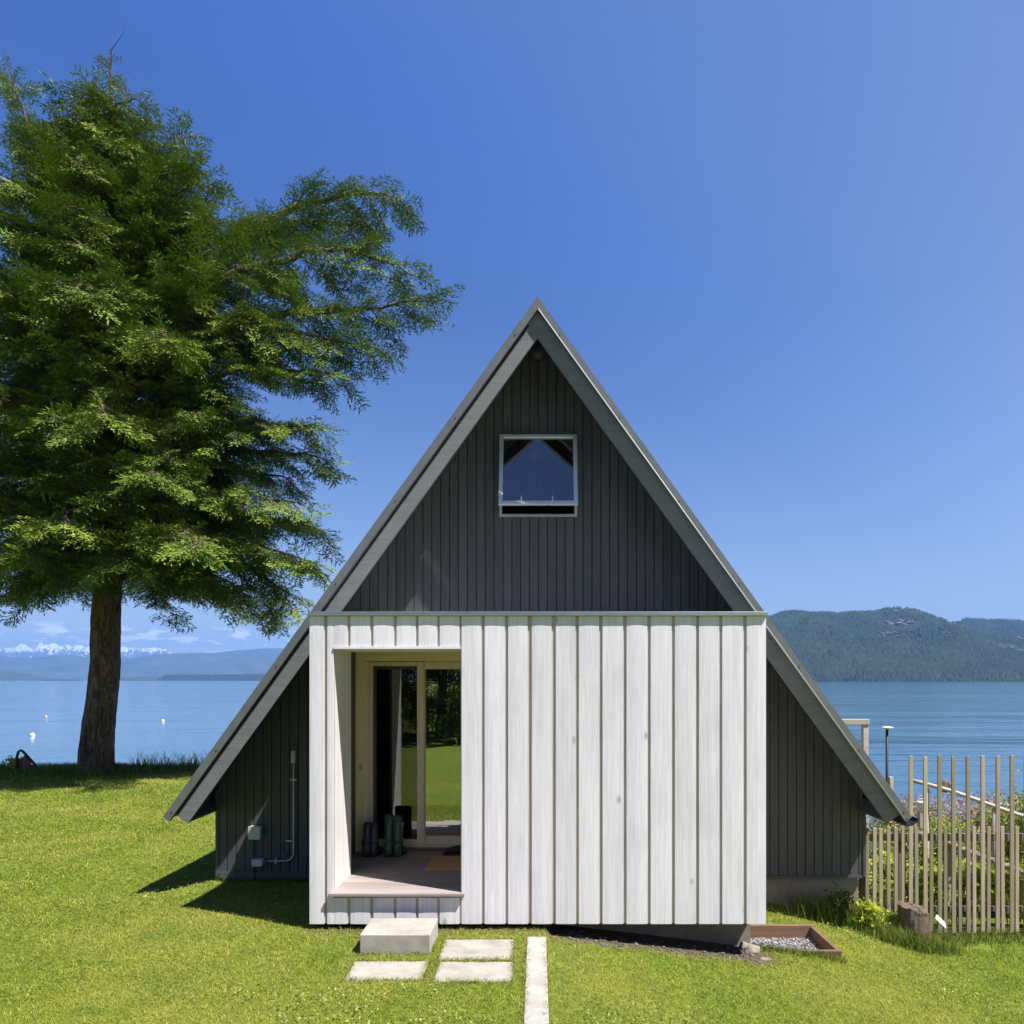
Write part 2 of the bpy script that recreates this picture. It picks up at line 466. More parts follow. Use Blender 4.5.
cam = bpy.data.cameras.new('camera'); co = bpy.data.objects.new('camera', cam); COL.objects.link(co)
co.location = (0, 0, EYE); co.rotation_euler = (R(90), 0, 0)
cam.sensor_width = 36; cam.lens = 36*F; cam.shift_x = -(537.5-512)/1024; cam.shift_y = (680-512)/1024
cam.clip_start = .05; cam.clip_end = 60000
scene.camera = co
scene.view_settings.view_transform = 'Standard'; scene.view_settings.look = 'None'
scene.view_settings.exposure = 1.04; scene.view_settings.gamma = 1
scene.render.engine = 'CYCLES'
scene.cycles.use_denoising = True
scene.cycles.max_bounces = 8; scene.cycles.transparent_max_bounces = 12
scene.cycles.diffuse_bounces = 7; scene.cycles.glossy_bounces = 4
scene.cycles.use_adaptive_sampling = True; scene.cycles.adaptive_threshold = .006
scene.render.filter_size = 1.0

# ------------------------------------------------------------------ terrain
def sstep(x, a, b):
    t = np.clip((x-a)/(b-a), 0, 1); return t*t*(3-2*t)
def edge_y(x):
    x = np.asarray(x, float)
    return 17.25 - 3.6*sstep(x, 3.5, 6.0) + .18*np.sin(x*.9) + .1*np.sin(x*2.3+1)
def gz(x, y):
    x = np.asarray(x, float); y = np.asarray(y, float)
    z = -.055*sstep(x, .06, .12) - (np.clip(.115*(x-.1), 0, .45) + (.2*sstep(x, 2.3, 4.8))) * (.55+.45*sstep(y, 2.5, 6.0))
    z = z + .02*np.sin(x*.8+y*.5) * sstep(np.abs(x+1.0), 1.8, 4) + .012*np.sin(x*2.1-y*1.3)*sstep(np.abs(x+1.0), 1.8, 4)
    z = z - np.clip(.11*(y-8.4), 0, .7)*sstep(x, 3.0, 4.2)
    z = z - .085*sstep(-x, 1.5, 2.4)*sstep(-x, 5.5, 4.2)*sstep(y, 6.2, 7.7)
    z = z - .22*((x > 1.895) & (x < 2.70) & (y > 6.56) & (y < 7.23))
    e = edge_y(x)
    z = z - 2.6*sstep(y, e, e+2.6) - 4*sstep(y, e+2.5, e+12)
    return z
def gzf(x, y): return float(gz(x, y))

xs = np.concatenate([[-6000,-1500,-400,-120,-60,-40,-30,-24,-20], np.arange(-18,-5,.5), np.arange(-5,0,.25), np.arange(0,.3,.02), np.arange(.3,8,.2), np.arange(8,14,.5), [16,20,30,45,80,200,600,2000,6000], [1.89,1.90,2.69,2.71]]); xs = np.unique(np.round(xs, 4))
ys = np.concatenate([[-6000,-1500,-400,-120,-60,-40,-30,-20,-14,-10,-6,-3,-1], np.arange(0,4,.5), np.arange(4,21,.2), [22,24,27,30,40], [6.55,6.57,7.22,7.24]]); ys = np.unique(np.round(ys, 4))
gx, gy = np.meshgrid(xs, ys)
vz = gz(gx, gy)
nv = np.stack([gx, gy, vz], -1).reshape(-1, 3)
nx, ny = len(xs), len(ys)
ii = np.arange(nx*ny).reshape(ny, nx)
fq = np.stack([ii[:-1,:-1], ii[:-1,1:], ii[1:,1:], ii[1:,:-1]], -1).reshape(-1, 4)
lawn_base = np_mesh('ground', nv, fq, 4, M['ground'], smooth=True)
px_, py_ = nv[:,0], nv[:,1]
soil = sstep(px_, -2.0, -1.85)*sstep(px_, 2.15, 1.95)*sstep(py_, 6.08, 6.22)*sstep(py_, 8.4, 8.1)
at = lawn_base.data.attributes.new('soil', 'FLOAT', 'POINT'); at.data.foreach_set('value', soil.astype(np.float32))
tag(lawn_base, kind='structure')

WZ = -2.0
wm_ = MB(); wm_.add([(-14800,12,WZ),(14800,12,WZ),(14800,14800,WZ),(-14800,14800,WZ)], [(0,1,2,3)])
tag(wm_.build('water', M['water']), kind='structure')

# ------------------------------------------------------------------ distant land
def ridge(name, prof, dist, depth, mat, nx=260, ny=40, rough=.06, seed=0, freq=1.0, fine=0.0, base=-5, jag=0):
    """A mountain range: crest heights from (px, py) points at a given distance, a real slope before and behind it."""
    pxs = np.array([p[0] for p in prof], float); pys = np.array([p[1] for p in prof], float)
    u = np.linspace(pxs[0], pxs[-1], nx)
    crest = np.interp(u, pxs, (680-pys)*dist/740.0) + EYE
    if jag:
        for i in range(nx):
            crest[i] += jag*(1-abs(mnoise.noise(Vector((u[i]*.33, seed, 1.7))))*2.4) + .5*jag*mnoise.noise(Vector((u[i]*.9, seed, 4.1)))
    t = np.linspace(-1, 1, ny)
    V = np.zeros((ny, nx, 3))
    for j, tt in enumerate(t):
        for i in range(nx):
            x = (u[i]-537.5)*dist/740.0; y = dist + tt*depth
            s = (1-abs(tt))
            shape = s**.85
            nz = mnoise.fractal(Vector((x*freq/dist*14, y*freq/dist*14, seed)), 1.0, 2.0, 5)
            hgt = crest[i]*shape*(1 + rough*nz*2.2*(1-s**6)) + fine*mnoise.noise(Vector((x*.05, y*.05, seed)))*(shape>0)
            V[j, i] = (x*(y/dist if False else 1), y, base + max(hgt, 0)*1.0 - (base if s > .02 else 0))
    idx = np.arange(nx*ny).reshape(ny, nx)
    fq = np.stack([idx[:-1,:-1], idx[:-1,1:], idx[1:,1:], idx[1:,:-1]], -1).reshape(-1, 4)
    o = np_mesh(name, V.reshape(-1,3), fq, 4, mat, smooth=True)
    tag(o, kind='structure')
    return o, V

hill_prof = [(420,668),(520,655),(620,640),(700,628),(745,622),(771,617.4),(783,612),(796,611),(809,614),(837,614.8),(845,613),(871,612.7),(884,609),(897,607.8),(908,610.4),(925,618.7),(940,624),(960,628),(990,634),(1030,645),(1080,662),(1120,672)]
hill, HV = ridge('hill', hill_prof, 2600, 700, M['hill'], 300, 46, .09, 3, 1.6)
back_prof = [(820,640),(880,628),(925,622),(940,621),(966,619.4),(992,619.4),(1024,621),(1080,617),(1140,622),(1220,640),(1300,668)]
hill2, HV2 = ridge('hill', back_prof, 3400, 650, M['hill'], 200, 40, .09, 8, 1.6)

def cone_forest(name, spots, label, hmin, hmax, mat):
    n = len(spots); k = 5
    h = rng.uniform(hmin, hmax, n); r = h*rng.uniform(.20, .32, n)
    ang = np.arange(k)*2*np.pi/k
    ph = rng.uniform(0, 6.28, n)
    ring = np.stack([np.cos(ang[None]+ph[:,None])*r[:,None], np.sin(ang[None]+ph[:,None])*r[:,None], np.full((n,k), 0)-1.0], -1)
    ring = ring + spots[:,None,:]
    top = spots + np.stack([np.zeros(n), np.zeros(n), h], -1)
    V = np.concatenate([ring, top[:,None,:]], 1)
    b = (np.arange(n)*(k+1))[:,None,None]
    tri = np.array([[i, (i+1)%k, k] for i in range(k)])[None]
    Fc = (b+tri).reshape(-1,3)
    rn = np.repeat(rng.random(n), k+1)
    o = np_mesh(name, V.reshape(-1,3), Fc, 3, mat, rn)
    return tag(o, label, 'forest', kind='stuff')

def scatter_on(V, n, jmax, umin, umax):
    ny, nx, _ = V.shape
    j = rng.uniform(0.0, jmax, n)*(ny-1); i = rng.uniform(umin, umax, n)*(nx-1)
    j0 = j.astype(int); i0 = i.astype(int); fj = (j-j0)[:,None]; fi = (i-i0)[:,None]
    j1 = np.minimum(j0+1, ny-1); i1 = np.minimum(i0+1, nx-1)
    P = V[j0,i0]*(1-fj)*(1-fi)+V[j0,i1]*(1-fj)*fi+V[j1,i0]*fj*(1-fi)+V[j1,i1]*fj*fi
    return P
P = np.concatenate([scatter_on(HV, 52000, .52, .42, 1.0), scatter_on(HV, 9000, .09, .42, 1.0)])
spots = [((x-537.5)*2600/740, (680-y)*2600/740+EYE, r) for x, y, r in ((874,626,24),(882,624,20),(889,627,18),(897,613,20),(905,615,14),(914,631,18),(918,629,14),(931,633,16),(935,630,10),(843,641,18),(849,640,14),(921,655,20),(928,653,16),(938,656,22),(946,653,20),(953,656,16),(962,650,12),(975,643,14),(982,641,16),(839,648,12),(905,642,10),(888,642,12))]
keep = np.array([all((abs(p[0]-a)/2.2)**2+(p[2]-b)**2 > (r*.8)**2 for a, b, r in spots) or rng.random() < .35 for p in P])
cone_forest('forest', P[keep], 'dark conifer forest covering the long hill across the lake', 6, 14, M['conifer_far'])
om = MB()
for a, b, r in spots:
    q = HV.reshape(-1,3); q = q[q[:,1] < 2610]; c = q[np.argmin((q[:,0]-a)**2+(q[:,2]-b)**2*3)]
    for _ in range(5):
        bm = bmesh.new(); bmesh.ops.create_icosphere(bm, subdivisions=2, radius=1); sd = random.random()*50
        ox, oz = random.uniform(-1.6,1.6)*r, random.uniform(-.5,.5)*r
        om.add([(c[0]+ox+v.co.x*r*.42*(1+.5*mnoise.noise(v.co*1.6+Vector((sd,0,0)))), c[1]+oz*1.5+v.co.y*r*.5, c[2]+oz+v.co.z*r*.22*(1+.5*mnoise.noise(v.co*2+Vector((0,sd,0))))) for v in bm.verts], [tuple(v.index for v in f.verts) for f in bm.faces]); bm.free()
tag(om.build('rock_outcrops', M['outcrop']), 'pale pinkish rock outcrops among the trees on the hill', 'rock', kind='stuff')
P = scatter_on(HV2, 16000, .52, .3, .9)
cone_forest('forest', P, 'paler conifer forest on the hill at the right edge behind', 7, 16, M['conifer_far'])

ridge('mountain', [(-260,664),(-160,650),(-80,660),(0,655.6),(30,657),(70,654),(100,659),(132,658),(164,652.7),(205,652),(249,654),(275,660),(300,663),(350,657),(420,662),(520,670)], 8600, 900, M['ridge'], 240, 26, .10, 21, 1.5)
ridge('mountain', [(100,668),(170,660),(200,655),(228,650),(255,648),(281,648),(320,651),(380,647),(450,656),(560,664)], 10600, 900, M['ridge'], 200, 24, .08, 27, 1.5)
snow_prof = [(-200,652),(-150,646),(-100,651),(-50,645),(0,651),(12,648),(18,650),(25,645),(32,649),(38,651),(46,646),(52,643.5),(58,648),(66,645.5),(73,649),(80,646),(86,648),(96,650),(110,652),(118,650.5),(124,648),(130,650),(138,648.5),(146,650),(154,649),(162,650.5),(168,653),(190,656),(230,660)]
ridge('mountain', snow_prof, 12600, 1100, M['snow'], 430, 34, .16, 33, 7.0, jag=42)
ridge('shore', [(-200,668),(-60,664),(0,670),(18,672),(38,675.5),(55,678),(62,679.6)], 5200, 260, M['ridge'], 120, 16, .10, 41, 2)
so_, SV = ridge('shore', [(112,679.4),(122,677.6),(150,676.4),(190,676),(240,675.5),(285,675.2),(340,675),(420,675.5),(520,677),(600,679)], 4300, 120, M['ridge'], 160, 12, .02, 47, 2)
P = scatter_on(SV, 7000, .6, .11, .9)
cone_forest('forest', P, 'thin band of trees along the low spit across the lake', 6, 15, M['conifer_far'])

# ------------------------------------------------------------------ cabin
cabin = empty('cabin', (0, 7.96, -.03), 'dark charcoal A-frame cabin with white board entry box facing the lawn', 'cabin')
FY, WY, YB = 7.28, 7.96, 13.6      # roof edge, gable wall, rear wall
ZA, SL = 5.835, 1.39
CW = 3.43; CWR = 3.50
DX = 6.17                          # front of the entry box
def zoff(x, c): return ZA - c - SL*abs(x)
def eave(side, c, back=0.0):
    """point on the slope line at vertical offset c, cut square at the eave"""
    xe = 3.65; ze = ZA - SL*xe
    x = xe - .474*c - back*.584; z = ze - .341*c + back*.812
    return (side*x, z)

# roof slopes
for s in (-1, 1):
    a = [(0, ZA), eave(s, 0), eave(s, .10), (0, ZA-.10)]
    o = MB().prism(a, FY+.04, YB+.5).build('roof_slope', M['roof_metal'], cabin)
    seam = MB()
    for yy in np.arange(FY+.3, YB+.4, .42):
        e = eave(s, -.02); seam.prism([(s*.03, ZA-.03), (s*.03, ZA+.0), e, (e[0]-s*.01, e[1]-.03)], yy, yy+.025)
    seam.build_each('standing_seam', M['roof_metal'], o)
# barge boards: the right-hand one runs past the ridge, the left one butts into it
rb = MB().prism([(0, ZA-.127), (-.091, ZA-.2535), eave(1, .38, .05), eave(1, .127, .05)], FY, FY+.04).build('barge_board', M['grey_trim'], cabin)
lb = MB().prism([(-.0815, ZA-.155-SL*.0815), (0, ZA-.38), eave(-1, .38, .05), eave(-1, .155, .05)], FY, FY+.04).build('barge_board', M['grey_trim'], cabin)
lb2 = MB().prism([(-.001, ZA-.125), (-.09, ZA-.2535), eave(-1, .17, .06), eave(-1, .125, .06)], FY+.02, FY+.04).build('shadow_strip', M['black'], cabin)  # black strip stands for the shadow gap above the left board
for s in (-1, 1):
    m = MB()
    m.prism([(0, ZA-.002), eave(s, .002, -.02), eave(s, .127, -.02), (0, ZA-.127)], FY-.05, FY-.0)
    o = m.build('edge_trim', M['trim_metal'], cabin)
    e = eave(s, .124, -.02)
    if s > 0: MB().tube([(s*.006, FY-.052, ZA-.126), (e[0], FY-.052, e[1])], .006, 8).build('hem_highlight', M['box_grey'], o, smooth=True)  # sun highlight on the right hem, put in as a paler tube
    sc_ = MB()
    L = 3.65
    for t in (.06, .22, .38, .54, .70, .86, .98):
        x = s*L*t; z = zoff(x, .075)
        sc_.lathe((0,0,0), [(.007,0),(.006,.005)], 8)
        n = 16
        for q in range(len(sc_.v)-n, len(sc_.v)):
            vx, vy, vz_ = sc_.v[q]; sc_.v[q] = (x+vx, FY-.05-vz_, z+vy)
    sc_.build_each('screw', M['black'], o)
# gutter on the right eave
ex, ez = eave(1, .0)
g = MB().prism([(ex-.055, ez-.03), (ex-.05, ez-.105), (ex+.01, ez-.105), (ex+.075, ez-.06), (ex+.075, ez-.03), (ex+.06, ez-.03), (ex+.06, ez-.055), (ex+.005, ez-.09), (ex-.035, ez-.09), (ex-.04, ez-.03)], FY-.05, YB+.4)
for s in (-1, 1):
    MB().prism([eave(s, .105, .05), eave(s, .37, .05), eave(s, .37, .085), eave(s, .105, .085)], FY+.041, YB+.45).build('eave_board', M['dark_wood'], cabin)
g.build('gutter', M['black'], cabin)

# gable siding: tongue and groove boards clipped to the roof, openings left for attic window and door
WX0, WX1 = X(499.5, WY), X(577, WY)
WZ0, WZ1 = Z(517, WY), Z(436, WY)
DXL, DXR, DZT = -1.86, -.36, 2.32
def clad(y0, y1):
    m = MB(); pitch = .0957
    xs_ = np.arange(-CW, CWR, pitch)
    for x0 in xs_:
        x1 = min(x0+pitch-.008, CWR)
        zb = -.03
        def top(x): return zoff(x, .105)
        cuts = []
        if x1 > WX0 and x0 < WX1: cuts.append((WX0, WX1, WZ0, WZ1))
        if x1 > DXL and x0 < DXR: cuts.append((DXL, DXR, .2, DZT))
        rn = random.random()
        def seg(xa, xb, z0, z1=None):
            if xb-xa < .002: return
            if z1 is None:
                pts = [(xa, z0), (xb, z0), (xb, top(xb)), (xa, top(xa))]
                if xa < 0 < xb: pts = [(xa, z0), (xb, z0), (xb, top(xb)), (0, top(0)), (xa, top(xa))]
            else: pts = [(xa, z0), (xb, z0), (xb, z1), (xa, z1)]
            m.prism(pts, y0, y1, rn)
        if not cuts: seg(x0, x1, zb)
        else:
            a, b, zl, zh = cuts[0]
            if len(cuts) > 1: a2, b2, zl2, zh2 = cuts[1]
            xl, xr = max(x0, a), min(x1, b)
            seg(x0, xl, zb); seg(xr, x1, zb)
            if len(cuts) == 1:
                seg(xl, xr, zb, zl); seg(xl, xr, zh)
            else:
                seg(xl, xr, zh); seg(xl, xr, zb, zl)
    return m
clad(WY, WY+.022).build('gable_siding', M['dark_wood'], cabin, bevel=.002)
# sheathing behind with the same holes
sh = MB()
def shp(x0, x1, z0, z1=None):
    if z1 is None:
        pts = [(x0, z0), (x1, z0), (x1, zoff(x1, .105)), (x0, zoff(x0, .105))]
        if x0 < 0 < x1: pts.insert(3, (0, zoff(0, .105)))
    else: pts = [(x0,z0),(x1,z0),(x1,z1),(x0,z1)]
    sh.prism(pts, WY+.024, WY+.10)
shp(-CW+.01, DXL, -.03); shp(WX1, CWR-.01, -.03)
shp(DXL, WX0, DZT); shp(DXL, DXR, -.03, .2); shp(DXR, WX0, -.03, DZT)
shp(WX0, WX1, -.03, WZ0); shp(WX0, WX1, WZ1)
sh.build('wall_sheathing', M['black'], cabin)
ct = MB()
for s in (-1, 1):
    cw = CWR if s > 0 else CW; ct.box(min(s*cw, s*(cw+.03)), max(s*cw, s*(cw+.03)), WY-.012, WY+.10, -.03, zoff(cw+.03, .12))
ct.build_each('corner_trim', M['dark_wood'], cabin)
sk = MB().box(-CW+.01, -1.92, WY-.015, WY-.001, -.045, .02)
sk.box(1.92, CWR-.01, WY-.015, WY-.001, -.045, -.02)
sk.build_each('skirting_board', M['dark_wood'], cabin)
# side and rear walls
sw = MB()
for s in (-1, 1):
    sw.box(min(s*(CW-.12), s*CW), max(s*(CW-.12), s*CW), WY+.11, YB, -.03, zoff(CW, .12))
sw.build_each('side_wall', M['dark_wood'], cabin)
rw = MB().prism([(-CW, -.03), (CW, -.03), (CW, zoff(CW,.12)), (0, zoff(0,.12)), (-CW, zoff(CW,.12))], YB-.1, YB-.001)
rw.build('rear_wall', M['inner_wall'], cabin)
fd = MB()
fd.box(-CW+.04, CWR-.03, WY+.05, YB-.12, -1.3, -.035)
fd.build('foundation', M['foundation'], cabin)
ft = MB().box(1.9, 3.05, WY-.18, WY+.02, -1.2, -.40).build('footing', M['foundation'], cabin, bevel=.02)
# interior
inn = MB().box(-CW+.13, CW-.13, WY+.11, YB-.11, .22, .30); inn.build('room_floor', M['inner_wood'], cabin)
raf = MB()
for yy in np.arange(WY+.5, YB-.2, .6):
    for s in (-1, 1):
        raf.prism([(s*.02, zoff(.02, .11)), (s*.02, zoff(.02, .29)), (s*3.0, zoff(3.0, .29)), (s*3.0, zoff(3.0, .11))], yy, yy+.07)
raf.build_each('rafter', M['inner_wood'], cabin)
lin = MB()
for s in (-1, 1):
    lin.prism([(0, zoff(0,.103)), (s*3.3, zoff(3.3,.103)), (s*3.3, zoff(3.3,.109)), (0, zoff(0,.109))], WY+.11, YB-.11)
lin.build_each('ceiling_lining', M['inner_wood'], cabin)

# attic window
aw = MB()
fy0, fy1 = WY-.035, WY+.08
fw = .030
aw.box(WX0, WX0+fw, fy0, fy1, WZ0, WZ1); aw.box(WX1-fw, WX1, fy0, fy1, WZ0, WZ1)
aw.box(WX0+fw, WX1-fw, fy0, fy1, WZ1-.022, WZ1); aw.box(WX0+fw, WX1-fw, fy0, fy1, WZ0, WZ0+.026)
awin = aw.build('attic_window', M['alu_grey'], cabin, bevel=.003)
th = R(17); Lh = WZ1-WZ0-.03
ca, sa = math.cos(th), math.sin(th)
def sash_pt(x, u, d):   # u down the sash, d outward thickness
    return (x, fy0-.004 - u*sa - d*ca, WZ1-.014 - u*ca + d*sa)
def sash_box(m, x0, x1, u0, u1, d0=0, d1=.035):
    vs = [sash_pt(x,u,d) for d in (d0,d1) for (x,u) in ((x0,u1),(x1,u1),(x1,u0),(x0,u0))]
    m.add(vs, [(0,1,2,3),(7,6,5,4),(0,4,5,1),(1,5,6,2),(2,6,7,3),(3,7,4,0)])
ms = MB(); e = .005; sw_ = .042
sash_box(ms, WX0+e, WX0+e+sw_, 0, Lh); sash_box(ms, WX1-e-sw_, WX1-e, 0, Lh)
sash_box(ms, WX0+e+sw_, WX1-e-sw_, 0, sw_*.9); sash_box(ms, WX0+e+sw_, WX1-e-sw_, Lh-sw_*1.0, Lh)
ms.build('sash', M['alu'], awin, bevel=.003)
mg = MB(); sash_box(mg, WX0+e+sw_-.005, WX1-e-sw_+.005, sw_*.9-.005, Lh-sw_+.005, .012, .018)
mg.build('pane', M['attic_glass'], awin)
mh = MB()
for xx in (X(522, WY), X(552, WY)): sash_box(mh, xx-.006, xx+.006, Lh-sw_-.05, Lh-sw_, .02, .045)
mh.build_each('latch', M['alu'], awin)
# black floodlight tucked under the ridge
fl = MB().lathe((0,0,0), [(.09,0),(.11,.02),(.10,.07),(.05,.12)], 18)
fl.v = [(v[0], WY-v[2], Z(352, WY)+v[1]) for v in fl.v]
fl.build('ridge_lamp', M['black'], cabin, smooth=True)

# ---- entry box
def bx(px): return X(px, DX)
def bz(py): return Z(py, DX)
B0, B1 = bx(309.5), bx(766)
BT, BB = bz(616.2), bz(924)
OL, OR_, OT, OB = bx(333.4), bx(460.6), bz(646), bz(896.5)
gaps = [324, 347.3, 370.2, 393.8, 415.8, 437.2, 459.4, 481.5, 505, 527.8, 551.6, 575.5, 599, 623.2, 647.4, 671.6, 695.8, 719.2, 743.2]
wd = [3.2, 3.2, 3.3, 2.8, 2.8, 2.6, 2.2, 3.2, 3.2, 4.0, 4.2, 3.4, 3.6, 3.4, 3.3, 3.4, 3.3, 3.2, 3.6]
edges = [(309.5, None)]
boards = []
cur = 309.5
for gpx, ww in zip(gaps, wd):
    boards.append((bx(cur), bx(gpx))); cur = gpx+ww
boards.append((bx(cur), bx(766)))
cl_ = MB()
def cup(m, x0, x1, z0, z1, rn):
    """one slightly cupped board, front face bowed by a few millimetres"""
    n = 5; amt = random.uniform(.0006, .0028); lean = random.uniform(-.0015, .0015)
    if x1-x0 < .09: amt = .001; lean = 0
    front = []
    for i in range(n+1):
        t = i/n; front.append((x0+(x1-x0)*t, DX - amt*(1-(2*t-1)**2) + lean*(t-.5)))
    vs = []
    zt = z1
    for (x, y) in front: vs.append((x, y, z0))
    vs += [(x1, DX+.011, z0), (x0, DX+.011, z0)]
    k = len(vs); vs += [(x, y, zt) for x, y, _ in vs]
    fs = [tuple(range(k-1,-1,-1)), tuple(range(k, 2*k))]
    for i in range(k):
        j = (i+1) % k; fs.append((i, j, j+k, i+k))
    m.add(vs, fs, rn)
for (a, b) in boards:
    rn = random.random()
    if b <= OL+.001 or a >= OR_-.002: cup(cl_, a, b, BB, BT, rn)
    elif a < OL < b:
        cup(cl_, a, OL, BB, BT, rn); cup(cl_, OL+.0005, b, OT, BT, rn); cup(cl_, OL+.0005, b, BB, OB-.01, rn)
    elif a < OR_ < b and b-OR_ > .05:
        cup(cl_, a, OR_, OT, BT, rn); cup(cl_, a, OR_, BB, OB-.01, rn); cup(cl_, OR_+.0005, b, BB, BT, rn)
    else:
        cup(cl_, a, b, OT, BT, rn); cup(cl_, a, b, BB, OB-.01, random.random())
cl_.build('board_cladding', M['white_wood'], cabin)
bk = MB()
y0, y1 = DX+.0115, DX+.05
bk.box(B0+.004, OL, y0, y1, BB+.002, BT); bk.box(OR_, B1-.004, y0, y1, BB+.002, BT)
bk.box(OL, OR_, y0, y1, OT, BT); bk.box(OL, OR_, y0, y1, BB+.002, OB-.01)
bk.build('batten_backing', M['batten'], cabin)
cap = MB().box(B0-.008, B1+.008, DX-.025, DX+.06, bz(616.0), bz(611.8)); cap.box(B0-.008, B1+.008, DX+.06, WY-.003, bz(612.6), bz(611.8))
cap.build('roof_flashing', M['flashing'], cabin, bevel=.003)
rf_ = MB().box(B0+.03, B1-.03, DX+.055, WY-.003, 2.47, bz(613)); rf_.build('entry_roof', M['dark_wood'], cabin)
# sides
sd = MB()
def side_boards(xa, xb, ye=WY-.004):
    y = DX+.052
    while y < ye-.001:
        y2 = min(y+.165, ye)
        sd.box(xa, xb, y, y2-.004, BB, BT-.01); y = y2+.02
side_boards(B0, B0+.012, 7.655); sd.build('side_cladding', M['white_wood'], cabin)
sd = MB(); side_boards(B1-.020, B1); sd.build('side_cladding', M['white_wood'], cabin)
sp = MB().box(B0+.0125, B0+.0155, DX+.052, 7.655, BB+.01, 2.465).box(B1-.03, B1-.021, DX+.052, WY-.004, BB+.01, 2.465)
sp.build_each('side_backing', M['batten'], cabin)
# thick left jamb reveal, boarded
RV = 6.78
jm = MB()
yy = DX+.051
for k in range(6):
    y2 = min(yy+.088, RV); jm.box(OL-.03, OL, yy, y2-.003, OB, OT+.03); yy = y2+.002
jm.build('jamb_lining', M['jamb'], cabin)
jb = MB().box(B0+.016, OL-.031, DX+.052, RV, OB-.02, OT+.03); jb.build('jamb_core', M['dark_wood'], cabin)
# lintel lip, floor and floor lip
ll = MB().box(OL+.001, OR_-.001, DX-.012, RV-.005, bz(649.2), OT-.004); ll.build('lintel', M['white_wood'], cabin, bevel=.003)
DYP = 7.66
cz = MB().box(B0+.031, -.32, RV-.004, DYP, OT+.035, OT+.07); cz.build('porch_ceiling', M['pine_h'], cabin)
cz2 = MB().box(B0+.031, -.32, RV-.004, RV+.03, bz(649.2), OT+.034); cz2.build('porch_header', M['pine_h'], cabin)
ZF = .312
pf = MB(); y = DX+.056
pf.box(bx(329.6), bx(464.8), DX-.042, DX-.0005, ZF-.026, ZF)     # nosing
pf.box(OL+.0, OR_, DX-.0002, DX+.052, ZF-.026, ZF)
while y < DYP-.01:
    y2 = min(y+.138, DYP); pf.box(OL-.029 if y < RV else B0+.032, -.33, y, y2-.005, ZF-.026, ZF); y = y2
pf.build('porch_floor', M['deck'], cabin, bevel=.003)
pb = MB().box(B0+.032, -.33, DX+.055, DYP, ZF-.06, ZF-.027); pb.build('floor_joist', M['batten'], cabin)
pw = MB().box(-.33, -.30, DX+.055, DYP+.1, ZF-.06, 2.46); pw.build('porch_side_wall', M['white_wood'], cabin)
pd = MB().box(B0+.016, B0+.019, RV+.001, 7.655, ZF-.02, 2.46); pd.build('porch_inner_wall', M['dark_wood'], cabin)
# foundation of the entry box, set back under it
ef = MB().box(-1.55, 1.87, 6.50, WY+.04, -1.0, BB-.005); ef.build('entry_foundation', M['foundation'], cabin)

# ---- sliding door (at DYP)
def dx_(px): return X(px, DYP)
def dz_(py): return Z(py, DYP)
door = MB()
d0, d1 = DYP, DYP+.10
door.box(B0+.002, dx_(365.5), d0, WY-.004, ZF-.25, 2.44)                                   # left pine board
dfr = door.build('door_surround', M['pine'], cabin, bevel=.002)
hd = MB().box(dx_(365.6), -.335, d0-.004, d1, dz_(661), 2.44); hd.build('door_header', M['pine_h'], cabin, bevel=.002)
XR = dx_(481)
sl_ = MB()
y0, y1 = d0+.012, d0+.10
sl_.box(dx_(365.6), dx_(368), y0+.02, y1, ZF+.02, dz_(661.2))
sl_.box(XR+.02, -.335, y0, y1, ZF+.02, dz_(661.2))
sl_.box(dx_(368), XR+.02, y0, y1, ZF+.005, dz_(846.5))
sdoor = sl_.build('sliding_door', M['sash_wood'], cabin, bevel=.002)
# moving leaf
lf = MB()
yl0, yl1 = d0+.02, d0+.062
lf.box(dx_(368.2), dx_(372.3), yl0, yl1, dz_(846.2), dz_(661.6)); lf.box(dx_(416.7), dx_(423.6), yl0, yl1, dz_(846.2), dz_(661.6))
lf.box(dx_(372.3), dx_(416.7), yl0, yl1, dz_(846.2), dz_(840)); lf.box(dx_(372.3), dx_(416.7), yl0, yl1, dz_(666), dz_(661.6))
lf.build('door_leaf', M['sash_wood'], sdoor, bevel=.002)
ib = MB()
ib.box(dx_(372.3), dx_(375.6), yl0+.016, yl1-.004, dz_(840), dz_(666)); ib.box(dx_(375.6), dx_(416.7), yl0+.016, yl1-.004, dz_(669.5), dz_(666))
ib.build('glazing_bead', M['dark_wood'], sdoor)
# fixed leaf
fx = MB()
fx.box(dx_(423.7), dx_(424.6), y0+.03, y1-.002, dz_(846.2), dz_(661.4)); fx.box(dx_(424.6), XR, y0+.03, y1-.002, dz_(669), dz_(661.4))
fx.box(dx_(424.6), XR, y0+.03, y1-.002, dz_(846.2), dz_(837)); fx.box(XR, XR+.019, y0+.03, y1-.002, dz_(846.2), dz_(661.4))
fx.build('fixed_frame', M['sash_wood'], sdoor, bevel=.002)
MB().box(dx_(375.6), dx_(416.7), yl0+.024, yl0+.030, dz_(840), dz_(669.5)).build('pane', M['leaf_glass'], sdoor)
MB().box(dx_(424.6), XR, y0+.05, y0+.056, dz_(837), dz_(669)).build('pane', M['door_glass'], sdoor)
MB().box(dx_(365.6), -.335, d0-.02, d0+.011, ZF+.001, dz_(847.5)).build('threshold', M['cedar'], cabin)

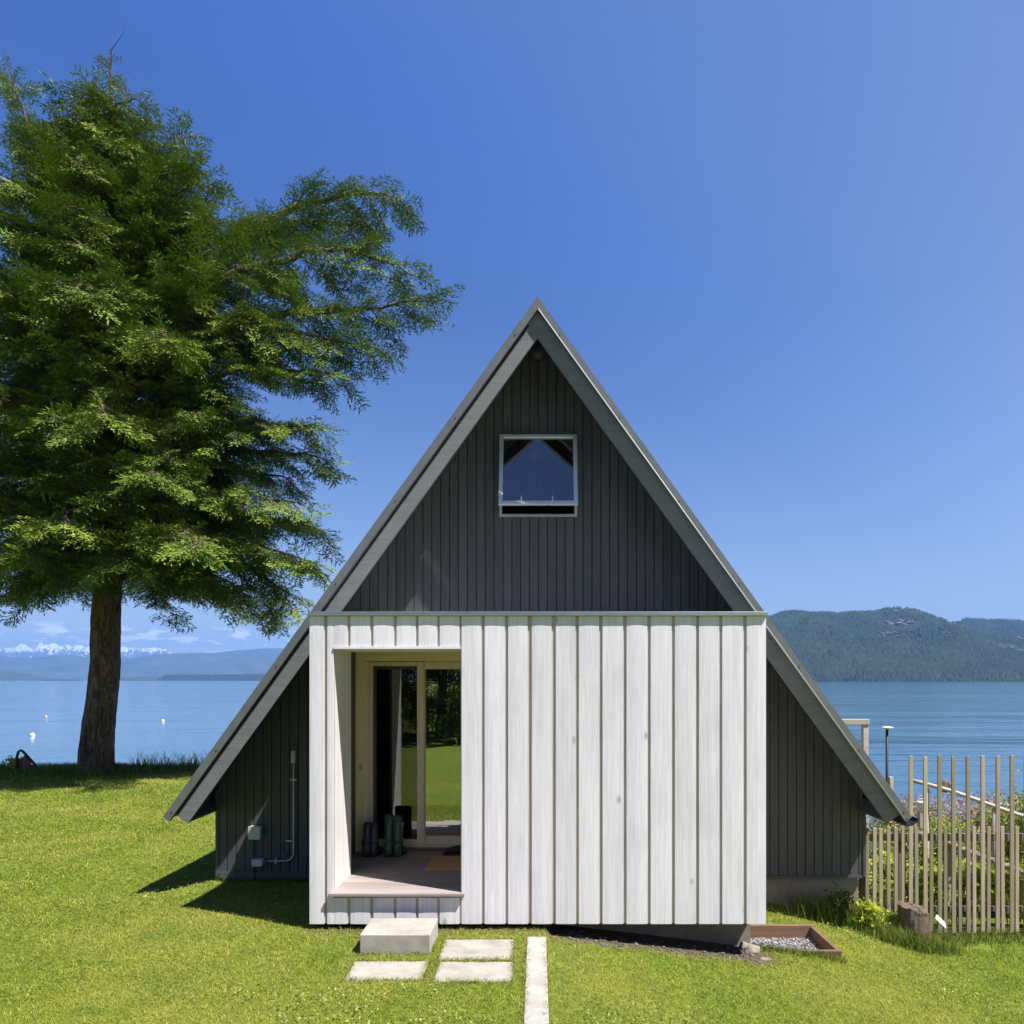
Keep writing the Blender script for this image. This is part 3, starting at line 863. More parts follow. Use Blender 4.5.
# ---- electrical fittings on the left of the gable
def wx(px): return X(px, WY-.02)
def wz(py): return Z(py, WY-.02)
mb = MB().box(wx(251), wx(262), WY-.085, WY-.002, wz(838), wz(825.6)); o = mb.build('meter_box', M['box_grey'], cabin, bevel=.008)
MB().box(wx(250.6), wx(262.3), WY-.09, WY-.085, wz(838.3), wz(825.2)).build('cover', M['box_grey'], o, bevel=.002)
MB().box(wx(254), wx(264.3), WY-.09, WY-.002, wz(865), wz(858.2)).build('junction_box', M['box_grey'], cabin, bevel=.004)
cpts = [(wx(294), WY-.035, wz(762))]
for q in range(5): cpts.append((wx(294), WY-.035, wz(775+q*18)))
rr = 8
for q in range(1, 9):
    a = q/8*math.pi/2; cpts.append((wx(294-rr+rr*math.cos(a)), WY-.035, wz(851.5+rr*math.sin(a)+1)))
cpts.append((wx(264.3), WY-.035, wz(860.8)))
o = MB().tube(cpts, .011, 10).build('conduit', M['conduit'], cabin, smooth=True)
st = MB()
for (px, py, hor) in ((294, 779.5, 1), (289.5, 840.5, 1), (276.5, 860.5, 0)):
    if hor: st.box(wx(px-3), wx(px+3), WY-.05, WY-.002, wz(py+.8), wz(py-.8))
    else: st.box(wx(px-.8), wx(px+.8), WY-.05, WY-.002, wz(py+3), wz(py-3))
st.build_each('strap', M['conduit'], o)
MB().box(wx(292), wx(296), WY-.06, WY-.012, wz(763), wz(750.5)).build('conduit_fitting', M['box_grey'], cabin, bevel=.008)
MB().tube([(wx(254.6), WY-.02, wz(838)), (wx(254.8), WY-.02, wz(860)), (wx(254.5), WY-.02, wz(884))], .007, 8).build('feed_cable', M['cable'], cabin)
lp = [(wx(287.5)+.06*math.cos(a), WY-.012-.004*a/6, wz(848)+.065*math.sin(a)) for a in np.linspace(.5, 2*math.pi+.5, 24)]
MB().tube(lp, .004, 6).build('cable_loop', M['cable'], cabin)

# ------------------------------------------------------------------ things in and around the cabin
lm = empty('pendant_lamp', (0, 9.0, 5.1), 'round white glass pendant lamp hanging inside the attic window', 'lamp')
MB().tube([(0, 9.0, 5.35), (0, 9.0, 4.97)], .008, 8).build('cord', M['globe'], lm)
MB().lathe((0, 9.0, 4.83), [(.02,-.095)]+[(.1*math.cos(a), .1*math.sin(a)) for a in np.linspace(-1.2, 1.25, 9)]+[(.02,.1)], 20).build('globe', M['globe'], lm, smooth=True)

# rain boots: two pairs by the door
def boot(loc, rot, h, r, mat, label, lean=0):
    root = empty('rain_boot', loc, label, 'boot', 'rain boots standing on the porch')
    m = MB()
    # sections from toe (front, -Y) through the ankle up the shaft
    n = 14; rings = []
    def ring(c, ax, ay, az_, tilt):
        out = []
        for k in range(n):
            a = 2*math.pi*k/n
            u, v = ax*math.cos(a), ay*math.sin(a)
            out.append((c[0]+u, c[1]+v*math.cos(tilt), c[2]+v*math.sin(tilt)))
        return out
    secs = [((0,-.165,.045), .012,.014,math.pi/2), ((0,-.155,.046), .034,.028,math.pi/2), ((0,-.12,.05), .045,.036,math.pi/2), ((0,-.07,.058), .047,.046,1.45),
            ((0,-.025,.075), .046,.062,1.05), ((0,.0,.11), .046,.068,.55), ((0,.008,.16), .047,.058,.12), ((lean*.2,.006,h*.55), r*.90,r*.98,0), ((lean*.5,.004,h*.75), r*.98,r*1.06,0), ((lean,.0,h), r,r*1.1,0)]
    for c, a, b, t in secs: rings.append(ring(c, a, b, 0, t))
    inner = [(x*.86+lean*.14, y*.86, z-.004) for x, y, z in rings[-1]]
    rings.append(inner); rings.append([(x*.9, y*.9, z-.14) for x, y, z in inner])
    vs = [p for rg in rings for p in rg]; fs = []
    for i in range(len(rings)-1):
        for k in range(n):
            k2 = (k+1) % n; fs.append((i*n+k, i*n+k2, (i+1)*n+k2, (i+1)*n+k))
    fs.append(tuple(range(n-1,-1,-1))); fs.append(tuple(range((len(rings)-1)*n, len(rings)*n)))
    m.add([(p[0]+loc[0], p[1]+loc[1], p[2]+loc[2]) for p in vs], fs)
    # heel volume
    hv = []
    s = m.build('shaft', mat, root, smooth=True)
    sol = MB(); prof = []
    out = [(-.036,.06),(-.026,.072),(.026,.072),(.036,.06),(.034,0),(.047,-.09),(.036,-.15),(.012,-.178),(-.012,-.178),(-.036,-.15),(-.047,-.09),(-.034,0)]
    vs = [(loc[0]+x, loc[1]+y, loc[2]+z) for z in (.001,.026) for x, y in out]; k = len(out)
    fs = [tuple(range(k-1,-1,-1)), tuple(range(k,2*k))]+[(i,(i+1)%k,(i+1)%k+k,i+k) for i in range(k)]
    sol.add(vs, fs); sol.build('sole', M['black'], root, bevel=.004)
    hl = MB().tube([(loc[0], loc[1]+.03, loc[2]+.022), (loc[0], loc[1]+.025, loc[2]+.09), (loc[0], loc[1]+.012, loc[2]+.15)], [.038,.042,.040], 12)
    hl.build('heel', mat, root, smooth=True)
    st_ = MB().box(loc[0]-r-.006+lean, loc[0]-r+.004+lean, loc[1]-.02, loc[1]+.02, loc[2]+h-.07, loc[2]+h-.035); st_.build('buckle', M['black'], root, bevel=.002)
    root.rotation_euler = (0, 0, rot)
    return root
BY = 7.44
def bp(px, y=BY): return (X(px, y), y, ZF+.001)
boot(bp(366.8), R(186), .335, .040, M['boot_dark'], 'charcoal rain boot farthest left by the door frame', -.008)
boot(bp(374.2), R(172), .330, .040, M['boot_dark'], 'charcoal rain boot between its twin and the green pair', .004)
boot(bp(388.6, 7.44), R(187), .41, .046, M['boot_green'], 'tall green rain boot beside the charcoal pair', -.008)
boot(bp(398.4, 7.44), R(170), .405, .049, M['boot_green'], 'tall green rain boot farthest right of the four', .008)

dm = MB().add([(X(426.5,6.98), 6.86, ZF+.001), (-.42, 6.86, ZF+.001), (-.42, 7.34, ZF+.001), (X(433,7.34), 7.34, ZF+.001),
               (X(426.5,6.98), 6.86, ZF+.02), (-.42, 6.86, ZF+.02), (-.42, 7.34, ZF+.02), (X(433,7.34), 7.34, ZF+.02)],
              [(0,3,2,1),(4,5,6,7),(0,1,5,4),(1,2,6,5),(2,3,7,6),(3,0,4,7)])
tag(dm.build('doormat', M['mat_coir'], bevel=.006), 'brown coir doormat lying on the porch floor', 'doormat')
sh_ = empty('shoe', (X(458,7.5), 7.5, ZF), 'black low shoe behind the brown doormat, half hidden by the white boards', 'shoe')
s = MB(); c0 = Vector((X(458,7.5), 7.5, ZF+.001))
s.tube([c0+Vector((-.13,0,.035)), c0+Vector((-.11,0,.038)), c0+Vector((-.05,0,.045)), c0+Vector((.02,0,.055)), c0+Vector((.09,0,.06)), c0+Vector((.13,0,.055))], [.015,.033,.038,.042,.045,.03], 12)
s.build('upper', M['black'], sh_, smooth=True)
MB().box(c0.x-.15, c0.x+.14, c0.y-.04, c0.y+.04, c0.z, c0.z+.02).build('sole', M['black'], sh_, bevel=.008)

# concrete step and pavers
sx0, sx1 = X(361, 5.66), X(430.8, 5.66)
stp = MB().add([(sx0,5.62,-.08),(sx1,5.62,-.08),(sx1+.01,6.02,-.08),(sx0-.005,6.02,-.08),(sx0,5.62,.148),(sx1,5.62,.148),(sx1+.005,6.02,.148),(sx0,6.02,.148)], [(0,3,2,1),(4,5,6,7),(0,1,5,4),(1,2,6,5),(2,3,7,6),(3,0,4,7)])
tag(stp.build('concrete_step', M['concrete'], bevel=.006), 'thick pale concrete block used as a step below the porch', 'step')
def paver(xa, xb, y0, y1, label, mat, rz):
    m = MB(); cx, cy = (xa+xb)/2, (y0+y1)/2
    c, s = math.cos(rz), math.sin(rz)
    def rp(x, y, z): return (cx+(x-cx)*c-(y-cy)*s, cy+(x-cx)*s+(y-cy)*c, z)
    vs = [rp(*p) for p in ((xa,y0,-.05),(xb,y0,-.05),(xb,y1,-.05),(xa,y1,-.05),(xa,y0,.007),(xb,y0,.007),(xb,y1,.007),(xa,y1,.007))]
    m.add(vs, [(0,3,2,1),(4,5,6,7),(0,1,5,4),(1,2,6,5),(2,3,7,6),(3,0,4,7)])
    tag(m.build('paver', mat, bevel=.008), label, 'paver', 'concrete pavers set in the lawn')
paver(-.742, -.187, 5.50, 5.93, 'concrete paver in the lawn nearest to the white boards', M['paver_mid'], R(.4))
paver(-.722, -.176, 5.10, 5.46, 'concrete paver beside the long curb, nearer the viewer of two', M['paver_mid'], R(-.6))
paver(-1.345, -.802, 5.13, 5.47, 'concrete paver lying in front of the thick step block', M['paver'], R(.8))
PAV = [(-.76,-.17,5.48,5.95), (-.74,-.16,5.08,5.48), (-1.37,-.79,5.11,5.49), (sx0-.02, sx1+.02, 5.59, 6.05), (-.085,.09,-2,6.0)]
st_m = MB()
segs = np.arange(-2.0, 6.05, .9)
yy = -2.0
while yy < 5.95:
    y2 = min(yy+1.6, 5.97); st_m.box(-.083, .069, yy, y2-.004, -.12, .016); yy = y2
tag(st_m.build('path', M['curb'], bevel=.006), kind='structure')

# timber frame with gravel beside the entry box
gy0, gy1 = 6.55, 7.24
gzt = Z(951, gy0)
fr = empty('gravel_frame', (2.5, 7.4, gzt-.15), 'reddish plank frame around a bed of gravel by the foundation', 'planter frame')
xr = X(842, gy0)
MB().box(1.90, xr, gy0, gy0+.04, gzt-.22, gzt).build('plank', M['cedar'], fr, bevel=.004)
MB().box(xr-.04, xr, gy0+.041, gy1-.041, gzt-.22, gzt).build('plank', M['cedar'], fr, bevel=.004)
MB().box(1.90, xr, gy1-.04, gy1, gzt-.22, gzt+.01).build('plank', M['cedar'], fr, bevel=.004)
MB().box(1.86, 1.899, gy0, gy1, gzt-.22, gzt).build('plank', M['cedar'], fr, bevel=.004)
ico = bmesh.new(); bmesh.ops.create_icosphere(ico, subdivisions=1, radius=1); iv = np.array([v.co[:] for v in ico.verts]); ifc = np.array([[v.index for v in f.verts] for f in ico.faces]); ico.free()
n = 5200
P = np.stack([rng.uniform(1.92, xr-.05, n), rng.uniform(gy0+.05, gy1-.05, n), gzt-.12+rng.uniform(-.015, .015, n)], -1)
S = rng.uniform(.006, .017, (n,1))*rng.uniform(.6, 1.2, (n,3))
ph = rng.uniform(0, 6.28, n); cph, sph = np.cos(ph), np.sin(ph)
loc = iv[None]*S[:,None,:]
V = np.stack([loc[...,0]*cph[:,None]-loc[...,1]*sph[:,None], loc[...,0]*sph[:,None]+loc[...,1]*cph[:,None], loc[...,2]], -1)+P[:,None]
Fc = (ifc[None]+(np.arange(n)*len(iv))[:,None,None]).reshape(-1,3)
tag(np_mesh('gravel', V.reshape(-1,3), Fc, 3, M['gravel'], np.repeat(rng.random(n), len(iv))), 'grey gravel filling the plank frame', 'gravel', kind='stuff')
n = 420
rx = rng.uniform(.25, 1.86, n); ry = 6.12+.04*np.sin(rx*9)+np.abs(rng.normal(0, .14, n))
P = np.stack([rx, ry, gz(rx, ry)+.004], -1); S = (.005+.017*rng.random((n,1))**2.5)*rng.uniform(.6, 1.2, (n,3)); S[:,2] *= .6
V = (iv[None]*S[:,None,:]*rng.uniform(.75,1.2,(n,len(iv),1)))+P[:,None]
Fc = (ifc[None]+(np.arange(n)*len(iv))[:,None,None]).reshape(-1,3)
tag(np_mesh('rubble', V.reshape(-1,3), Fc, 3, M['soil_stone'], np.repeat(rng.random(n), len(iv))), 'loose stones on the bare soil under the white entry box', 'stones', kind='stuff')
gb = MB().box(1.90, xr-.041, gy0+.041, gy1-.041, gzt-.25, gzt-.125); tag(gb.build('gravel_bed', M['stone']), kind='structure')

def rock(name, c, r, label, mat, seed, cat='rock', group=None):
    bm = bmesh.new(); bmesh.ops.create_icosphere(bm, subdivisions=3, radius=1)
    m = MB(); vs = []
    for v in bm.verts:
        d = 1+.35*mnoise.noise(v.co*1.3+Vector((seed,0,0)))+.12*mnoise.noise(v.co*4+Vector((seed,0,0)))
        vs.append((c[0]+v.co.x*r[0]*d, c[1]+v.co.y*r[1]*d, c[2]+v.co.z*r[2]*d))
    m.add(vs, [tuple(v.index for v in f.verts) for f in bm.faces]); bm.free()
    o = m.build(name, mat, smooth=True); return tag(o, label, cat, group)
rock('rock', (X(752, 6.35), 6.38, gzf(1.8,6.35)+.01), (.075,.055,.045), 'pale rough rock at the corner of the entry foundation', M['stone'], 1, group='rocks by the foundation')
rock('rock', (X(762, 6.3), 6.22, gzf(1.95,6.2)-.005), (.055,.04,.03), 'smaller flat rock in the grass in front of the foundation corner', M['stone'], 5, group='rocks by the foundation')
rock('rock', (X(744, 6.45), 6.42, gzf(1.75,6.4)+.01), (.06,.05,.05), 'small dark rock under the right end of the white boards', M['foundation'], 9, group='rocks by the foundation')

# stump in front of the fence
sy = 7.62; sx = X(914, sy); sz = gzf(sx, sy)
sr = empty('stump', (sx, sy, sz), 'short reddish cut log standing in grass before the fence', 'stump')
m = MB(); prof = [(.165,-.05),(.145,.07),(.15,.16),(.14,.25),(.135,.32),(.138,.36),(.09,.385),(.03,.37)]
m.lathe((sx, sy, sz), prof, 22)
for q in range(len(m.v)):
    v = Vector(m.v[q]); d = v-Vector((sx,sy,v.z)); k = 1+.28*mnoise.noise(Vector((d.x*9, d.y*9, v.z*4)))
    m.v[q] = (sx+d.x*k, sy+d.y*k, v.z + ((-.25*d.x+.12*d.y+.05*mnoise.noise(Vector((d.x*14,d.y*14,3)))) if v.z > sz+.29 else 0))
m.build('log', M['stump'], sr, smooth=False)
lp_ = MB().add([(X(933,7.6),7.55,Z(917,7.6)),(X(942,7.6),7.52,Z(926,7.6)),(X(946,7.6),7.62,Z(923,7.6)),(X(938,7.6),7.62,Z(915,7.6))],[(0,1,2,3)])
o = lp_.build('board_scrap', M['leafpale']); sm = o.modifiers.new('thick','SOLIDIFY'); sm.thickness = .012
tag(o, 'small pale board scrap leaning in the grass right of the stump', 'board')

# ------------------------------------------------------------------ fence
FYY = 8.02
fence = empty('picket_fence', (X(867, FYY), FYY, -.5), 'weathered wooden picket fence with alternating tall slats joined to the cabin', 'fence')
k = 0
for k in range(32):
    px = 867.4+7.16*k
    x = X(px, FYY) + random.uniform(-.006, .006)
    zb = gzf(x, FYY)+.03
    tall = k >= 6 and k % 2 == 0
    zt = Z(755.8+random.uniform(-1,1), FYY) if tall else Z(827.5+random.uniform(-1.6,1.6), FYY)
    wv = .021 if tall else .019
    dl = random.uniform(-.007, .007)
    m = MB(); y0 = FYY - (.022 if tall else .0); y1 = y0+.02
    m.add([(x-wv,y0,zb),(x+wv,y0,zb),(x+wv,y1,zb),(x-wv,y1,zb),(x-wv+dl,y0,zt),(x+wv+dl,y0,zt),(x+wv+dl,y1,zt),(x-wv+dl,y1,zt)], [(0,3,2,1),(4,5,6,7),(0,1,5,4),(1,2,6,5),(2,3,7,6),(3,0,4,7)])
    m.build('tall_slat' if tall else 'picket', M['fence_moss'] if random.random() < (.65 if k < 11 else .3) else M['fence_wood'], fence, bevel=.002)
xe = X(867.4+7.16*32, FYY)
for (pt, pb_) in ((833.6, 841), (906, 911.5)):
    MB().box(X(865.5,FYY), xe, FYY+.021, FYY+.06, Z(pb_, FYY+.03), Z(pt, FYY+.03)).build('rail', M['fence_rail'], fence, bevel=.003)
for px in (868, 905, 1065):
    MB().box(X(px,FYY)-.04, X(px,FYY)+.04, FYY+.061, FYY+.14, gzf(X(px,FYY),FYY)-.2, Z(831, FYY)).build('post', M['fence_rail'], fence, bevel=.004)
for py in (757.5, 790, 822):
    MB().tube([(X(908,FYY), FYY+.004, Z(py,FYY)), (xe, FYY+.004, Z(py,FYY))], .0009, 5).build('wire', M['black'], fence)

# beyond the fence
def pole(pts, r, mat, n=8): return MB().tube(pts, r, n)
hr = empty('handrail', (X(950,9.8), 9.8, -1), 'pale weathered pole handrail sloping down beyond the fence', 'handrail')
p0, p1 = Vector((X(912,10.0), 10.0, Z(780.5,10.0))), Vector((X(1080,9.3), 9.3, Z(832,9.3)))
MB().tube([p0.lerp(p1, t)+Vector((0,0,.02*math.sin(t*7))) for t in np.linspace(0,1,12)], .026, 8).build('rail_pole', M['drift'], hr, smooth=True)
for t in (.10, .52, .9):
    p = p0.lerp(p1, t); MB().tube([(p.x, p.y+.03, p.z-.03), (p.x, p.y+.03, gzf(p.x,p.y)-.2)], .035, 8).build('post', M['drift'], hr, smooth=True)
rp = empty('ramp', (X(980,10), 10, -1), 'grey timber ramp sloping down behind the fence slats', 'ramp')
a0, a1 = Vector((X(928,8.75), 8.75, Z(840,8.75))), Vector((X(1065,8.55), 8.55, Z(892,8.55)))
for dy in (0, .22):
    q = Vector((.15*dy, dy, .02*dy))
    m = MB(); d = Vector((0,0,.05)); e = Vector((0,.04,0))
    vs = [a0+q, a1+q, a1+q+e, a0+q+e, a0+q+d, a1+q+d, a1+q+d+e, a0+q+d+e]
    m.add(vs, [(0,3,2,1),(4,5,6,7),(0,1,5,4),(1,2,6,5),(2,3,7,6),(3,0,4,7)]); m.build('stringer', M['drift'], rp)
m = MB()
for t in np.linspace(.03, .97, 16):
    c = a0.lerp(a1, t)+Vector((0,0,.052)); m.box(c.x-.05, c.x+.05, c.y-.02, c.y+.28, c.z, c.z+.012)
m.build('tread', M['fence_rail'], rp)
for t in (.2, .75):
    c = a0.lerp(a1, t); MB().box(c.x-.04, c.x+.04, c.y+.06, c.y+.14, gzf(c.x,c.y)-.2, c.z).build('leg', M['drift'], rp)
af = empty('timber_arch', (X(860,14.4), 14.4, -1), 'pale timber frame of post and beam standing behind the right roof edge', 'timber frame')
MB().box(X(862.3,14.4), X(867.5,14.4), 14.35, 14.45, -2.5, Z(724.6,14.4)).build('post', M['drift'], af, bevel=.005)
MB().box(X(790,14.4), X(795,14.4), 14.35, 14.45, -2.5, Z(724.6,14.4)).build('post', M['drift'], af, bevel=.005)
MB().box(X(788,14.4), X(868.3,14.4), 14.33, 14.47, Z(724.4,14.4), Z(719.2,14.4)).build('beam', M['drift'], af, bevel=.005)
lp2 = empty('path_light', (X(887,12.4), 12.4, -1.2), 'slim dark pole with a flat round pale top standing above the shore plants', 'lamp post')
MB().tube([(X(887,12.4), 12.4, gzf(X(887,12.4),12.4)-.1), (X(887,12.4), 12.4, Z(729,12.4))], .022, 10).build('pole', M['black'], lp2, smooth=True)
MB().lathe((X(887,12.4), 12.4, Z(729.3,12.4)), [(.03,0),(.095,.02),(.098,.035),(.03,.05)], 18).build('cap', M['buoy_white'], lp2, smooth=True)
MB().box(X(889.5,12.4), X(893,12.4), 12.38, 12.44, -1.6, Z(777,12.4)).build('stub_post', M['drift'], lp2)
bu = empty('bucket', (X(921,11.0), 11.0, -1), 'white bucket among the plants just behind the first tall slats', 'bucket')
MB().lathe((X(921,11.0), 11.0, Z(812,11.0)), [(.055,0),(.062,.09),(.068,.14),(.072,.145),(.07,.155)], 16).build('body', M['buoy_white'], bu, smooth=True)
hb = [(X(921,11.0)+.07*math.cos(a), 11.0, Z(812,11.0)+.15+.05*math.sin(a)) for a in np.linspace(0, math.pi, 10)]
MB().tube(hb, .004, 6).build('handle', M['conduit'], bu)
MB().box(X(918.5,11), X(923.5,11), 10.95, 11.05, -1.5, Z(812.2,11)).build('stand', M['drift'], bu)
rock('driftwood', (X(945,9.9), 9.9, Z(786,9.9)), (.075,.05,.085), 'brown driftwood knot resting on the handrail beyond the fence', M['stump'], 14, 'driftwood')
rock('driftwood', (X(24.5,16.9), 16.9, gzf(-11.8,16.9)+.16), (.15,.1,.20), 'brown driftwood chunk beside the bent black pipe at the lawn edge', M['cedar'], 22, 'driftwood')
# bent pipe at the left edge of the lawn
hp = [(X(16.8,16.7), 16.7, -.1), (X(16.6,16.7), 16.7, Z(760,16.7)), (X(17.4,16.7), 16.7, Z(754.5,16.7)), (X(18.6,16.7), 16.7, Z(751.5,16.7)), (X(20.6,16.7), 16.7, Z(750.3,16.7)), (X(22.6,16.7), 16.7, Z(751.2,16.7)), (X(25,16.75), 16.75, Z(753.8,16.7)), (X(41,16.9), 16.9, Z(771,16.9)), (X(42.5,16.9), 16.9, -.1)]
tag(MB().tube(hp, .028, 8).build('bent_pipe', M['pipe_black'], smooth=True), 'bent black pipe arching over the lawn edge left of the tree', 'pipe')
# buoys
for px, py, r, mt, lab in ((32.5,736,.17,'buoy_white','white mooring buoy nearest the shore, left of the tree trunk'), (46,717.5,.17,'buoy_grey','dull grey mooring buoy farther out, left of the tree trunk'), (163,721.5,.15,'buoy_white','white mooring buoy floating right of the tree trunk')):
    d = (EYE-WZ)*740/(py-680); x = X(px, d)
    b = empty('buoy', (x, d, WZ), lab, 'buoy', 'mooring buoys on the lake')
    MB().lathe((x, d, WZ), [(.02,-r*.8)]+[(r*math.cos(a), r*.35+r*math.sin(a)) for a in np.linspace(-1.1,1.2,9)]+[(.02,r*1.35)], 16).build('float', M[mt], b, smooth=True)
    MB().tube([(x, d, WZ+r*1.3), (x, d, WZ+r*1.75)], r*.12, 8).build('ring', M['conduit'], b)

# ------------------------------------------------------------------ vegetation
def blades(name, P, H, W, rn, mat, lean=.5, extra=None):
    n = len(P)
    a = rng.uniform(0, 2*np.pi, n); ux, uy = np.cos(a), np.sin(a)
    b = a + rng.uniform(-1.2, 1.2, n)+np.pi/2
    L = H*rng.uniform(.1, lean*2, n)
    lx, ly = np.cos(b)*L, np.sin(b)*L
    def pt(s, wv, t):
        return np.stack([P[:,0]+ux*W*wv*s+lx*t**2, P[:,1]+uy*W*wv*s+ly*t**2, P[:,2]+H*t*(1-.15*t)], -1)
    V = np.stack([pt(-.5,1,0), pt(.5,1,0), pt(-.5,.75,.55), pt(.5,.75,.55), pt(0,0,1)], 1)
    base = (np.arange(n)*5)[:,None]
    # triangles: quad as two tris + tip
    T = np.array([[0,1,3],[0,3,2],[2,3,4]])
    Fc = (base[:,:,None]+T[None]).reshape(-1,3)
    o = np_mesh(name, V.reshape(-1,3), Fc, 3, mat, np.repeat(rn, 5))
    if extra is not None:
        at = o.data.attributes.new('dry', 'FLOAT', 'POINT'); at.data.foreach_set('value', np.repeat(extra, 5).astype(np.float32))
    return o

def lawn():
    n = 860000
    # depth distribution: dense near the viewer, thinner far off
    u = rng.random(n); d0, d1 = 3.2, 17.4
    p = .35
    d = (d0**p + u*(d1**p-d0**p))**(1/p)
    lo, hi = -1.2, 1.1
    x = d*rng.uniform(lo, hi, n)
    # shoreline limit, cabin, pavers
    keep = (d < edge_y(x)-.02)
    keep &= ~((np.abs(x) < CW+.02) & (d > WY-.02))
    keep &= ~((x > -1.88) & (x < 1.92) & (d > 6.33+.10*np.sin(x*5)))
    keep &= ~((x > .12) & (x < 1.92) & (d > 6.10+.06*np.sin(x*9)))
    keep &= ~((x > 1.85) & (x < xr+.01) & (d > gy0-.005) & (d < gy1+.02))
    keep &= ~((x > 3.45) & (d > 7.6))
    for a, b, c, e in PAV:
        ins = (x > a+.012) & (x < b-.012) & (d > c+.015) & (d < e-.015)
        keep &= ~ins
    x, d = x[keep], d[keep]; n = len(x)
    f = np.clip(d/5.0, .8, 4)
    H = rng.uniform(.012, .032, n)*f**.25*(1+.5*(rng.random(n) < .04))
    W = rng.uniform(.0030, .0056, n)*f**.85
    nn = np.array([0.0])
    rn = np.clip(rng.beta(2.2, 2.6, n), 0, 1)
    dry = np.zeros(n)
    dry = np.maximum(dry, .75*sstep(x, .55, .1)*(x > .07)*rng.random(n))      # dry strip along the curb
    near = np.zeros(n)
    for a, b, c, e in PAV[:4]:
        dd = np.maximum(np.maximum(a-x, x-b), np.maximum(c-d, d-e))
        near = np.maximum(near, sstep(dd, .12, .0))
    dry = np.maximum(dry, near*.6*rng.random(n))
    ex_, ey_ = [], []
    for a, b, c, e in ((-.742,-.187,5.50,5.93), (-.722,-.176,5.10,5.46), (-1.345,-.802,5.13,5.47), (sx0,sx1,5.62,6.02), (-.083,.069,4.0,5.97)):
        for (p, q, r, t) in ((a,b,c,c), (a,b,e,e), (a,a,c,e), (b,b,c,e)):
            m = int(420*max(q-p, t-r)); u = rng.random(m); ex_.append(p+(q-p)*u+rng.normal(0,.009,m)); ey_.append(r+(t-r)*u+rng.normal(0,.009,m))
    ex_ = np.concatenate(ex_); ey_ = np.concatenate(ey_); m = len(ex_)
    x = np.concatenate([x, ex_]); d = np.concatenate([d, ey_]); H = np.concatenate([H, rng.uniform(.018,.05,m)]); W = np.concatenate([W, rng.uniform(.003,.0055,m)])
    rn = np.concatenate([rn, rng.beta(2.2,2.6,m)]); dry = np.concatenate([dry, .6*rng.random(m)])
    P = np.stack([x, d, gz(x, d)-.004], -1)
    o = blades('grass', P, H, W, rn, M['lawn'], .8, dry)
    tag(o, 'short sunlit lawn grass around the cabin', 'grass', kind='stuff')
    # clover growing in loose patches
    m = 20000
    dd = 4.0+rng.random(m)**1.6*9; xx = dd*rng.uniform(-.8,.75,m)
    pn = np.array([mnoise.fractal(Vector((a*.75, b*.75, 5.0)), 1.0, 2.0, 3) for a, b in zip(xx, dd)])
    kk = (pn > .18) & (rng.random(m) < np.clip((pn-.18)*4, .05, 1)) & ~((np.abs(xx) < 3.6) & (dd > 7.8)) & ~((xx > -2) & (xx < 2.8) & (dd > 5.0)) & ~((xx > -.2) & (xx < .3))
    xx, dd = xx[kk], dd[kk]
    C = np.stack([xx, dd, gz(xx, dd)+rng.uniform(.022,.05,len(xx))], -1)
    a = rng.uniform(0, 2*np.pi, len(xx)); r = rng.uniform(.006,.011,len(xx))
    ring = [np.stack([C[:,0]+r*np.cos(a+q*2*np.pi/6)*(1 if q % 2 else .72), C[:,1]+r*np.sin(a+q*2*np.pi/6)*(1 if q % 2 else .72), C[:,2]+rng.normal(0,.004,len(xx))], -1) for q in range(6)]
    V = np.stack(ring, 1).reshape(-1,3)
    tag(np_mesh('clover', V, np.arange(len(V)).reshape(-1,6), 6, M['clover'], np.repeat(rng.random(len(xx)), 6)), 'pale green clover patches in the lawn', 'clover', kind='stuff')
lawn()

def tall_grass():
    Ps, Hs, Ws = [], [], []
    def band(n, fx, fy, h0, h1, w):
        x = fx(n); y = fy(x, n); Ps.append(np.stack([x, y, gz(x,y)-.02], -1)); Hs.append(rng.uniform(h0, h1, n)); Ws.append(np.full(n, w)*rng.uniform(.7,1.3,n))
    band(26000, lambda n: rng.uniform(-17, -2, n), lambda x, n: edge_y(x)-.15+rng.normal(0,.28,n), .10, .26, .012)
    band(380, lambda n: rng.uniform(-9.2, -7.2, n), lambda x, n: edge_y(x)+rng.normal(0,.2,n), .25, .62, .014)
    band(2200, lambda n: rng.normal(-10.1,.8,n), lambda x, n: 16.4+rng.normal(0,.35,n), .10, .3, .012)
    # against the right-hand foundation, the fence and the stump
    band(3800, lambda n: rng.uniform(2.75, 6.5, n), lambda x, n: 7.88+rng.normal(0,.12,n), .05, .17, .007)
    band(1500, lambda n: rng.normal(3.15,.22,n), lambda x, n: 7.72+rng.normal(0,.08,n), .12, .36, .008)
    band(1900, lambda n: rng.normal(sx-.10,.20,n), lambda x, n: sy-.15+rng.normal(0,.08,n), .08, .27, .007)
    band(1100, lambda n: rng.uniform(1.9, xr, n), lambda x, n: gy0-.06+rng.normal(0,.04,n), .03, .10, .006)
    band(3500, lambda n: rng.uniform(3.6, 9, n), lambda x, n: rng.uniform(8.2, 13.4, n), .15, .5, .012)
    band(500, lambda n: rng.uniform(-CW, -1.95, n), lambda x, n: WY-.02+rng.normal(0,.03,n), .03, .12, .007)
    P = np.concatenate(Ps); H = np.concatenate(Hs); W = np.concatenate(Ws)
    tag(blades('tall_grass', P, H, W, rng.random(len(P)), M['tall_grass'], .35), 'longer uncut grass along the lake bank, fence and foundation', 'grass', kind='stuff')
tall_grass()

